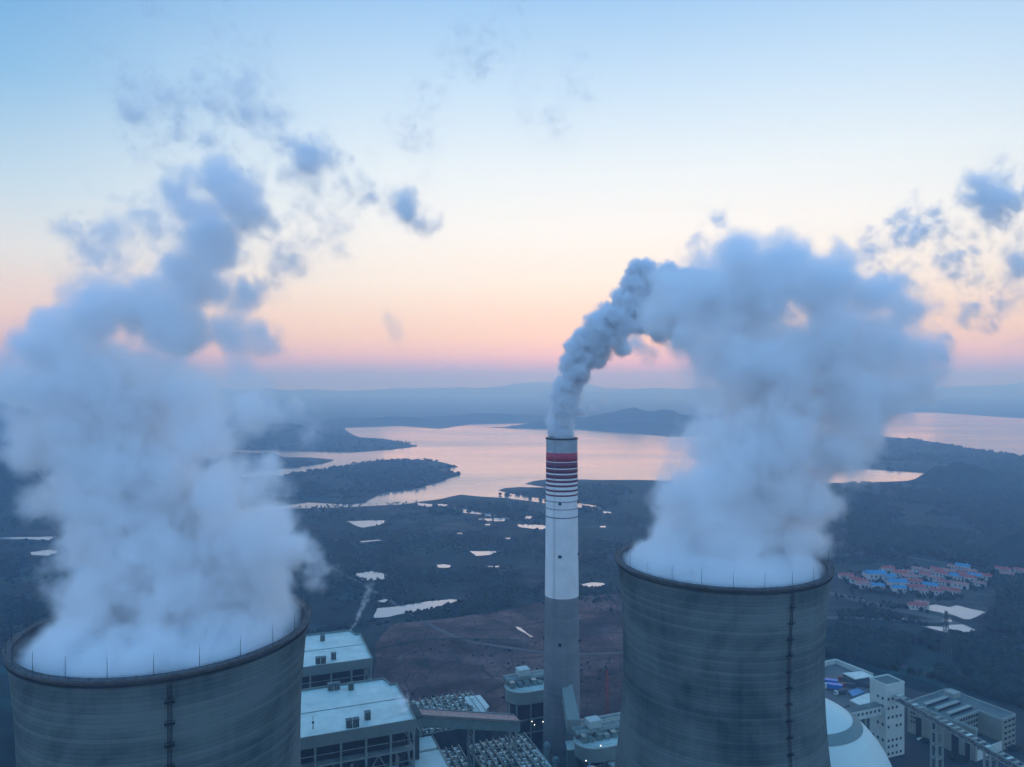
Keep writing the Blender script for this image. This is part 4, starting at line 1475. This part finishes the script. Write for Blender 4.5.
# ------------------------------------------------------------------ pylon
def pylon(px, base_y, h, label):
    t = thing("transmission_pylon", gp(px, base_y, 0), R(30), label, "pylon")
    mb = MB()
    wf = lambda z: 3.2 * (1 - z / h) ** 1.2 + .6
    lv = [h * k / 12 for k in range(13)]
    for k in range(12):
        a_, b_ = lv[k], lv[k + 1]
        wa, wb = wf(a_), wf(b_)
        c4 = [(-1, -1), (1, -1), (1, 1), (-1, 1)]
        for q in range(4):
            s_, n_ = c4[q], c4[(q + 1) % 4]
            mb.bar((s_[0] * wa, s_[1] * wa, a_), (s_[0] * wb, s_[1] * wb, b_), .35)
            mb.bar((s_[0] * wa, s_[1] * wa, a_), (n_[0] * wb, n_[1] * wb, b_), .18)
            mb.bar((n_[0] * wa, n_[1] * wa, a_), (s_[0] * wb, s_[1] * wb, b_), .18)
    mb.build("lattice", M['casing'], t)
    for z, w_ in ((h * .72, 7), (h * .83, 8), (h * .94, 6)):
        MB().bar((-w_, 0, z), (w_, 0, z), .4).bar((-w_, 0, z), (0, 0, z + 2), .2).bar((w_, 0, z), (0, 0, z + 2), .2).build("cross_arm", M['galv'], t)


pylon(946, 664, 46, "grey lattice pylon in the dark wood below the ponds")
pylon(493, 545, 40, "faint lattice pylon on the farmland left of the chimney")


# ------------------------------------------------------------------ lamps (lit)
def lamp(p, label):
    t = thing("flood_lamp", (p.x, p.y, 0.7), 0, label, "lamp", "lit lamps in the plant")
    MB().tube((0, 0, 0), (0, 0, p.z - .7), .14, .1, 8).build("post", M['galv'], t)
    MB().box(-.28, .28, -.25, .2, p.z - .7, p.z - .35).build("lamp_head", M['glow'], t)


for px, py_, d_, lb in ((532, 721.7, 478, "upper lit lamp in the dark frame left of the chimney"), (534.5, 725, 476, "lower lit lamp just under the first one left of the chimney"),
                        (515, 744.5, 452, "lit lamp above the nearest precipitator"), (600.7, 746, 398, "bright lit lamp on the pump building wall"),
                        (586, 761, 396, "small lit lamp at the bottom edge by the pump building"), (543, 722, 455, "lit lamp against the foot of the chimney")):
    lamp(at(px, py_, d_), lb)


# ------------------------------------------------------------------ steam and haze
def volume_mat(name, color, dens_attr=True, aniso=0.0, density=1.0, step=1.0):
    m = bpy.data.materials.new(name)
    m.use_nodes = True
    t = m.node_tree
    for n_ in list(t.nodes): t.nodes.remove(n_)
    out = t.nodes.new("ShaderNodeOutputMaterial")
    v = t.nodes.new("ShaderNodeVolumePrincipled")
    v.inputs["Color"].default_value = (*color, 1)
    v.inputs["Anisotropy"].default_value = aniso
    v.inputs["Density"].default_value = density
    if not dens_attr:
        v.inputs["Density Attribute"].default_value = ""
    t.links.new(v.outputs[0], out.inputs["Volume"])
    try: m.cycles.volume_step_rate = step
    except Exception: pass
    return m


def steam(name, puffs, depth0, voxel, label, mat, nscale, namp, warp, soft=0.35, dmax=1.0, seed=0.0, cutz=None, detail=5.0, tower=None, billow=0.5, bias=-0.02):
    """a cloud of puffs (px, py, radius in px, depth, weight) turned into a density grid"""
    C = []
    rn = random.Random(int(seed * 100))
    full = []
    for px, py_, rp, dd, w in puffs:
        if w < 0.7 and voxel > 0.6 and seed < 3:      # a torn shred: several small ragged puffs instead of one round one
            for q in range(4):
                a_, b_ = rn.uniform(0, 6.28), rn.uniform(.2, .95)
                full.append((px + math.cos(a_) * rp * b_ * 1.15, py_ + math.sin(a_) * rp * b_ * .75, rp * rn.uniform(.55, 1.0), dd + rn.uniform(-6, 6), w * rn.uniform(.9, 1.35)))
        else:
            full.append((px, py_, rp, dd, w))
    for px, py_, rp, dd, w in full:
        d_ = depth0 + dd
        p_ = at(px, py_, d_)
        C.append((p_, rp * d_ / F, w))
    me = bpy.data.meshes.new(name)
    me.from_pydata([tuple(p_) for p_, r_, w in C], [], [])
    me.materials.append(mat)
    o = bpy.data.objects.new(name, me)
    COL.objects.link(o)
    tag(o, label, "steam", None, "stuff")
    lo = [min(p_[i] - r_ * 1.25 for p_, r_, w in C) for i in range(3)]
    hi = [max(p_[i] + r_ * 1.25 for p_, r_, w in C) for i in range(3)]
    if cutz is not None: lo[2] = max(lo[2], cutz)
    ng = bpy.data.node_groups.new(name + "_cloud", 'GeometryNodeTree')
    ng.interface.new_socket("Geometry", in_out='INPUT', socket_type='NodeSocketGeometry')
    ng.interface.new_socket("Geometry", in_out='OUTPUT', socket_type='NodeSocketGeometry')
    nd, lk = ng.nodes.new, ng.links.new
    go = nd("NodeGroupOutput")
    vc = nd("GeometryNodeVolumeCube")
    pos = nd("GeometryNodeInputPosition")

    def mth(op, a_, b_=None, c_=None):
        x = nd("ShaderNodeMath"); x.operation = op
        for i, s_ in enumerate((a_, b_, c_)):
            if s_ is None: continue
            if isinstance(s_, (int, float)): x.inputs[i].default_value = s_
            else: lk(s_, x.inputs[i])
        return x.outputs[0]

    def vm(op, a_, b_):
        x = nd("ShaderNodeVectorMath"); x.operation = op
        for i, s_ in enumerate((a_, b_)):
            if isinstance(s_, (tuple, Vector)): x.inputs[i].default_value = tuple(s_)
            else: lk(s_, x.inputs[i])
        return x
    off = vm('ADD', pos.outputs[0], (seed * 37.0, seed * 11.0, seed * 5.0)).outputs[0]

    def nz(scale, det, rough=0.6, dist=0.0):
        x = nd("ShaderNodeTexNoise"); x.inputs["Scale"].default_value = scale; x.inputs["Detail"].default_value = det
        x.inputs["Roughness"].default_value = rough; x.inputs["Distortion"].default_value = dist
        lk(off, x.inputs["Vector"])
        return x
    wz = nz(nscale * 0.55, 3.0)
    wv = vm('SUBTRACT', wz.outputs["Color"], (0.5, 0.5, 0.5)).outputs[0]
    sc = nd("ShaderNodeVectorMath"); sc.operation = 'SCALE'; lk(wv, sc.inputs[0]); sc.inputs["Scale"].default_value = warp
    pw = vm('ADD', pos.outputs[0], sc.outputs[0]).outputs[0]
    wz2 = nz(nscale * 2.2, 4.0)
    wv2 = vm('SUBTRACT', wz2.outputs["Color"], (0.5, 0.5, 0.5)).outputs[0]
    sc2 = nd("ShaderNodeVectorMath"); sc2.operation = 'SCALE'; lk(wv2, sc2.inputs[0]); sc2.inputs["Scale"].default_value = warp * 0.8
    pw = vm('ADD', pw, sc2.outputs[0]).outputs[0]
    cur = None
    for p_, r_, w in C:
        dn = vm('DISTANCE', pw, tuple(p_)).outputs["Value"]
        fi = mth('MULTIPLY_ADD', dn, -w / r_, w)
        fi = mth('MAXIMUM', fi, -0.6)
        cur = fi if cur is None else mth('SMOOTH_MAX', cur, fi, 0.12)
    f1 = nz(nscale * 1.7, detail, 0.72, 0.5 if seed > 6.5 else 0.25)
    n1 = mth('MULTIPLY_ADD', f1.outputs["Fac"], 2.0 * namp, -1.0 * namp)
    f2 = nz(nscale * 0.4, 2.0)
    n2 = mth('MULTIPLY_ADD', f2.outputs["Fac"], 1.2 * namp, -0.6 * namp)
    vo = nd("ShaderNodeTexVoronoi"); vo.feature = 'F1'; vo.inputs["Scale"].default_value = nscale * 1.5
    vo.inputs["Detail"].default_value = 3.0; vo.inputs["Roughness"].default_value = 0.55; vo.inputs["Lacunarity"].default_value = 2.3
    lk(vm('ADD', off, sc2.outputs[0]).outputs[0], vo.inputs["Vector"])
    n3 = mth('MULTIPLY_ADD', vo.outputs["Distance"], -billow * namp, billow * namp * 0.62)
    if tower is not None:
        tx, ty, tr, tz = tower
        sx = nd("ShaderNodeSeparateXYZ"); lk(pos.outputs[0], sx.inputs[0])
        dx = mth('SUBTRACT', sx.outputs[0], tx); dy = mth('SUBTRACT', sx.outputs[1], ty)
        dr = mth('DIVIDE', mth('SQRT', mth('ADD', mth('MULTIPLY', dx, dx), mth('MULTIPLY', dy, dy))), tr)
        over = mth('MAXIMUM', mth('DIVIDE', mth('SUBTRACT', sx.outputs[2], tz), 24.0), 0.0)
        disc = mth('SUBTRACT', mth('MULTIPLY_ADD', mth('POWER', dr, 4.0), -0.75, 1.0), mth('MULTIPLY', over, 1.5))
        cur = mth('MAXIMUM', cur, mth('MAXIMUM', disc, -0.6))
        inside = mth('LESS_THAN', dr, 0.985)
        above = mth('GREATER_THAN', sx.outputs[2], tz + 0.8)
        keep = mth('MAXIMUM', inside, above)
    s_ = mth('SUBTRACT', mth('ADD', mth('ADD', mth('ADD', cur, n1), n2), n3), bias)
    mr = nd("ShaderNodeMapRange"); mr.interpolation_type = 'SMOOTHSTEP'
    mr.inputs[1].default_value = 0.02; mr.inputs[2].default_value = soft
    mr.inputs[3].default_value = 0.0; mr.inputs[4].default_value = 1.0
    lk(s_, mr.inputs[0])
    # thin puffs stay thin: density also follows the smooth field
    body = nd("ShaderNodeMapRange"); body.inputs[1].default_value = -0.25; body.inputs[2].default_value = 0.75 if seed < 6.5 else 0.6
    body.inputs[3].default_value = 0.0; body.inputs[4].default_value = 1.0
    lk(cur, body.inputs[0])
    dn = mth('MULTIPLY', mth('MULTIPLY', mr.outputs[0], mth('POWER', body.outputs[0], 1.8)), dmax)
    if tower is not None: dn = mth('MULTIPLY', dn, keep)
    lk(dn, vc.inputs["Density"])
    vc.inputs["Background"].default_value = 0.0
    vc.inputs["Min"].default_value = lo
    vc.inputs["Max"].default_value = hi
    for i, k in enumerate("XYZ"):
        vc.inputs["Resolution " + k].default_value = max(8, int((hi[i] - lo[i]) / voxel))
    sm_ = nd("GeometryNodeSetMaterial"); sm_.inputs["Material"].default_value = mat
    lk(vc.outputs[0], sm_.inputs[0]); lk(sm_.outputs[0], go.inputs[0])
    md = o.modifiers.new("cloud", 'NODES'); md.node_group = ng
    return o


ST = volume_mat("steam", (0.99, 0.99, 0.995), True, 0.0, 1.0, 1.0)
SM = volume_mat("smoky_steam", (0.93, 0.94, 0.955), True, 0.0, 1.0, 1.0)

LEFT = [  # px, py, r, depth offset, weight
    (160, 655, 110, 0, 1.2), (90, 655, 60, -5, 1.1), (235, 640, 65, 10, 1.1), (160, 640, 105, 18, 1.2), (110, 650, 75, 25, 1.1), (210, 640, 75, 25, 1.1),
    (165, 590, 110, 0, 1.2), (100, 600, 60, -5, .9), (245, 590, 66, 5, 1.15), (150, 540, 105, 0, 1.15), (80, 545, 55, 0, .8), (240, 545, 64, 0, 1.1), (292, 548, 38, 0, .9), (308, 575, 22, -5, .5), (280, 515, 36, 5, .8), (312, 560, 26, 0, .75),
    (130, 490, 100, 0, 1.1), (50, 500, 48, 0, .7), (210, 490, 62, 0, .85), (250, 480, 36, 0, .55), (110, 440, 95, 0, 1.05), (35, 440, 50, 0, .8), (195, 435, 60, 0, .8), (245, 430, 38, 5, .45), (285, 415, 32, 5, .36), (305, 425, 22, 5, .3),
    (90, 395, 85, 0, 1.0), (25, 385, 45, -5, .8), (170, 390, 65, 0, .8), (225, 380, 50, 5, .6), (265, 365, 36, 5, .42),
    (50, 345, 52, -5, 1.1), (95, 325, 50, -5, 1.1), (140, 315, 50, 0, 1.1), (180, 330, 57, 0, 1.1), (230, 330, 45, 5, .8), (262, 335, 32, 5, .72),
    (195, 285, 54, 0, 1.15), (150, 290, 40, 0, .9), (245, 290, 34, 5, .8), (215, 245, 52, 0, 1.1), (195, 215, 40, 0, 1.0), (240, 205, 40, 0, .95), (180, 190, 32, 0, .85), (225, 180, 44, 0, .9), (258, 218, 30, 5, .8),
    (175, 148, 44, 0, .5), (140, 150, 34, 0, .45), (215, 140, 44, 0, .5), (190, 115, 50, 0, .36), (235, 95, 44, 0, .3), (200, 70, 34, 0, .2), (250, 55, 34, 0, .2), (105, 45, 30, 0, .14),
    (310, 160, 34, 5, .75), (335, 152, 26, 5, .6), (285, 150, 30, 5, .6), (262, 165, 30, 5, .6), (372, 195, 24, 5, .72), (396, 202, 30, 5, .72), (416, 216, 24, 5, .66), (430, 190, 22, 5, .3),
    (92, 240, 20, -5, .6), (80, 215, 22, -5, .3), (75, 270, 24, -5, .36), (100, 285, 26, -5, .42), (300, 258, 22, 5, .36), (335, 265, 22, 5, .38), (60, 205, 22, -5, .25), (375, 325, 22, 10, .24),
    (480, 45, 50, 20, .30), (505, 12, 46, 20, .30), (450, 78, 50, 20, .28), (545, 105, 44, 20, .27), (590, 75, 34, 20, .26), (100, 60, 60, -5, .24), (150, 15, 50, 0, .26), (225, 20, 50, 0, .27), (415, 120, 44, 10, .26),
]
WL = [p_ for p_ in LEFT if p_[4] < 0.62 and p_[1] < 320] + [
    (190, 130, 75, 5, .42), (150, 110, 60, 5, .34), (240, 110, 60, 5, .34), (300, 150, 48, 5, .5), (350, 180, 46, 5, .4), (400, 205, 36, 5, .55), (250, 230, 50, 5, .5),
    (290, 265, 44, 5, .42), (110, 260, 50, -5, .42), (85, 235, 34, -5, .5), (150, 230, 48, -5, .42), (220, 60, 50, 5, .24), (265, 280, 40, 5, .5), (330, 225, 50, 5, .26), (100, 300, 44, -5, .5)]
LEFT = [p_ for p_ in LEFT if not (p_[4] < 0.62 and p_[1] < 320)]
steam("steam_wisps", WL, 228, 0.7, "torn wisps of steam drifting high above the left cooling tower", ST, 0.075, 1.25, 22.0, soft=0.7, dmax=0.42, seed=7.0, detail=8, billow=0.3, bias=0.03)
steam("steam_plume", LEFT, 228, 0.7, "broad white steam plume rising from the left cooling tower and breaking up to the right",
      ST, 0.045, 0.82, 15.0, soft=0.46, tower=(-107, 228, 40.8, 169.4), dmax=0.42, seed=1.0, cutz=160.0, detail=7)

RIGHT = [
    (725, 590, 100, 0, 1.2), (670, 575, 48, -2, 1.1), (785, 575, 52, 4, 1.1), (725, 570, 95, 20, 1.2), (690, 570, 60, 25, 1.1), (770, 568, 60, 25, 1.1),
    (730, 535, 95, 0, 1.15), (680, 540, 46, 0, 1.1), (792, 538, 50, 0, 1.15), (740, 495, 92, 0, 1.1), (690, 492, 42, 0, .95), (808, 495, 50, 0, 1.1),
    (755, 450, 88, 0, 1.05), (700, 445, 42, 0, .85), (828, 450, 52, 0, 1.05), (770, 405, 85, 0, 1.0), (715, 400, 42, 0, .7), (842, 402, 58, 0, 1.05), (885, 398, 46, 0, .9), (918, 385, 38, 0, .85), (870, 425, 34, 0, .6),
    (760, 360, 80, 0, 1.0), (700, 345, 48, 0, .8), (830, 350, 68, 0, .95), (885, 350, 50, 0, .95), (918, 358, 36, 0, .85),
    (720, 305, 58, 0, 1.0), (680, 300, 42, 5, .85), (770, 290, 60, 0, 1.0), (825, 295, 55, 0, .95), (870, 300, 45, 0, .9), (902, 322, 36, 0, .85),
    (740, 268, 42, 0, .9), (790, 262, 40, 0, .9), (700, 270, 34, 0, .75), (835, 265, 36, 0, .7), (765, 250, 28, 0, .6), (720, 248, 26, 0, .45), (865, 275, 32, 0, .55),
    (655, 320, 34, 10, .75), (645, 345, 24, 10, .5), (660, 285, 30, 10, .7),
    (905, 232, 26, 5, .5), (885, 240, 20, 5, .38), (930, 225, 22, 5, .42), (925, 262, 24, 5, .36), (950, 265, 22, 5, .36), (990, 185, 20, 5, .5), (1000, 215, 26, 5, .48), (985, 240, 26, 5, .42), (1015, 235, 24, 5, .42),
    (965, 250, 22, 5, .34), (1000, 300, 32, 5, .34), (995, 330, 20, 5, .4), (960, 320, 32, 5, .28), (805, 137, 22, 5, .3), (910, 285, 24, 5, .34), (1040, 200, 30, 5, .45),
]
WR = [p_ for p_ in RIGHT if p_[4] < 0.62 and p_[1] < 345] + [(912, 235, 44, 5, .6), (995, 205, 50, 5, .62), (950, 262, 50, 5, .46), (880, 260, 36, 5, .5), (990, 310, 46, 5, .34),
    (720, 245, 40, 0, .42), (790, 240, 40, 0, .46), (900, 290, 40, 0, .45), (940, 350, 34, 0, .42), (1020, 270, 40, 5, .34)]
RIGHT = [p_ for p_ in RIGHT if not (p_[4] < 0.62 and p_[1] < 345)]
steam("steam_wisps", WR, 300, 0.9, "torn grey wisps of steam drifting off to the right of the right plume", ST, 0.06, 1.25, 26.0, soft=0.6, dmax=0.65, seed=8.0, detail=8, billow=0.3, bias=0.03)
steam("steam_plume", RIGHT, 300, 0.85, "broad white steam plume rising from the right cooling tower and bending over to the right",
      ST, 0.038, 0.76, 17.0, soft=0.46, tower=(85.5, 300, 40.8, 172.1), dmax=0.36, seed=2.0, cutz=160.0, detail=7)

CHIM = [
    (561, 441, 18, 0, 1.5), (561, 432, 19, 0, 1.5), (562, 421, 20, 0, 1.3), (564, 410, 21, 0, 1.2), (566, 398, 22, 0, 1.15), (570, 385, 22, 0, 1.1), (576, 370, 25, 0, 1.1), (583, 355, 27, 0, 1.1), (570, 362, 16, -4, .9),
    (592, 342, 28, 0, 1.1), (604, 330, 29, 0, 1.1), (617, 318, 29, 0, 1.1), (628, 303, 28, 0, 1.05), (636, 286, 26, 0, 1.05), (636, 270, 18, 0, 1.0), (645, 274, 22, 0, .95), (640, 318, 26, 5, .95),
    (652, 300, 34, 8, 1.0), (668, 290, 38, 12, 1.0), (688, 296, 42, 18, 1.0), (712, 300, 46, 24, 1.0), (740, 305, 50, 30, .9), (620, 345, 18, 0, .7), (598, 360, 16, 0, .8), (660, 330, 24, 8, .7), (680, 330, 30, 12, .7),
    (582, 412, 12, 0, .75), (593, 409, 10, 0, .7), (601, 401, 10, 0, .5), (610, 396, 9, 0, .35), (588, 396, 9, 0, .3),
]
CHIM = [(a_, b_, c_ * .9, d_, e_) for a_, b_, c_, d_, e_ in CHIM]
steam("smoke_plume", CHIM, 470, 0.75, "dense billowing grey white plume leaving the striped chimney and bending right",
      SM, 0.065, 0.55, 7.0, soft=0.3, billow=0.75, bias=-0.02, dmax=1.2, seed=3.0, cutz=cz(437.5) - 3, detail=6.0)

VENT = []
rv = random.Random(12)
for k in range(26):
    f_ = k / 25
    VENT.append((351 + 20 * f_ ** 0.8 + rv.uniform(-1, 1) * (.4 + 2 * f_), 630 - 46 * f_, 2.0 + 4.0 * f_ + rv.uniform(-.5, .8), rv.uniform(-2, 2), 1.0 - .45 * f_))
steam("vent_steam", VENT, 468, 0.45, "thin white wisp of steam leaving the farther boiler house roof", ST, 0.35, 0.9, 3.0, soft=0.5, dmax=0.25, seed=4.0, detail=5)
VENT2 = [(404, 710, 7, 0, 1.0), (403, 702, 8, 0, 1.1), (407, 707, 6, 2, .9), (401, 696, 6, 0, .8), (398, 700, 5, 0, .7), (407, 697, 5, 0, .6)]
steam("vent_steam", VENT2, 356, 0.4, "small white puff of steam at the right corner of the nearer white roof", ST, 0.35, 0.9, 2.5, soft=0.6, dmax=0.5, seed=5.0, detail=4)
VENT3 = [(400, 660, 5, 0, .7), (404, 668, 4, 0, .5), (397, 677, 3.5, 0, .55)]
steam("vent_steam", VENT3, 420, 0.5, "two faint wisps of steam over the brown field by the boiler house", ST, 0.35, 1.0, 2.5, soft=0.6, dmax=0.08, seed=6.0, detail=4)

HZ = volume_mat("haze_air", (0.36, 0.63, 1.0), False, 0.5, 0.00031, 1.0)
HZ.node_tree.nodes["Principled Volume"].inputs["Absorption Color"].default_value = (1, 1, 1, 1)
hz = MB().box(-17000, 17000, -2500, 17000, -2.0, 396).build("haze", HZ)
tag(hz, "pale blue haze over the whole valley", None, None, "stuff")
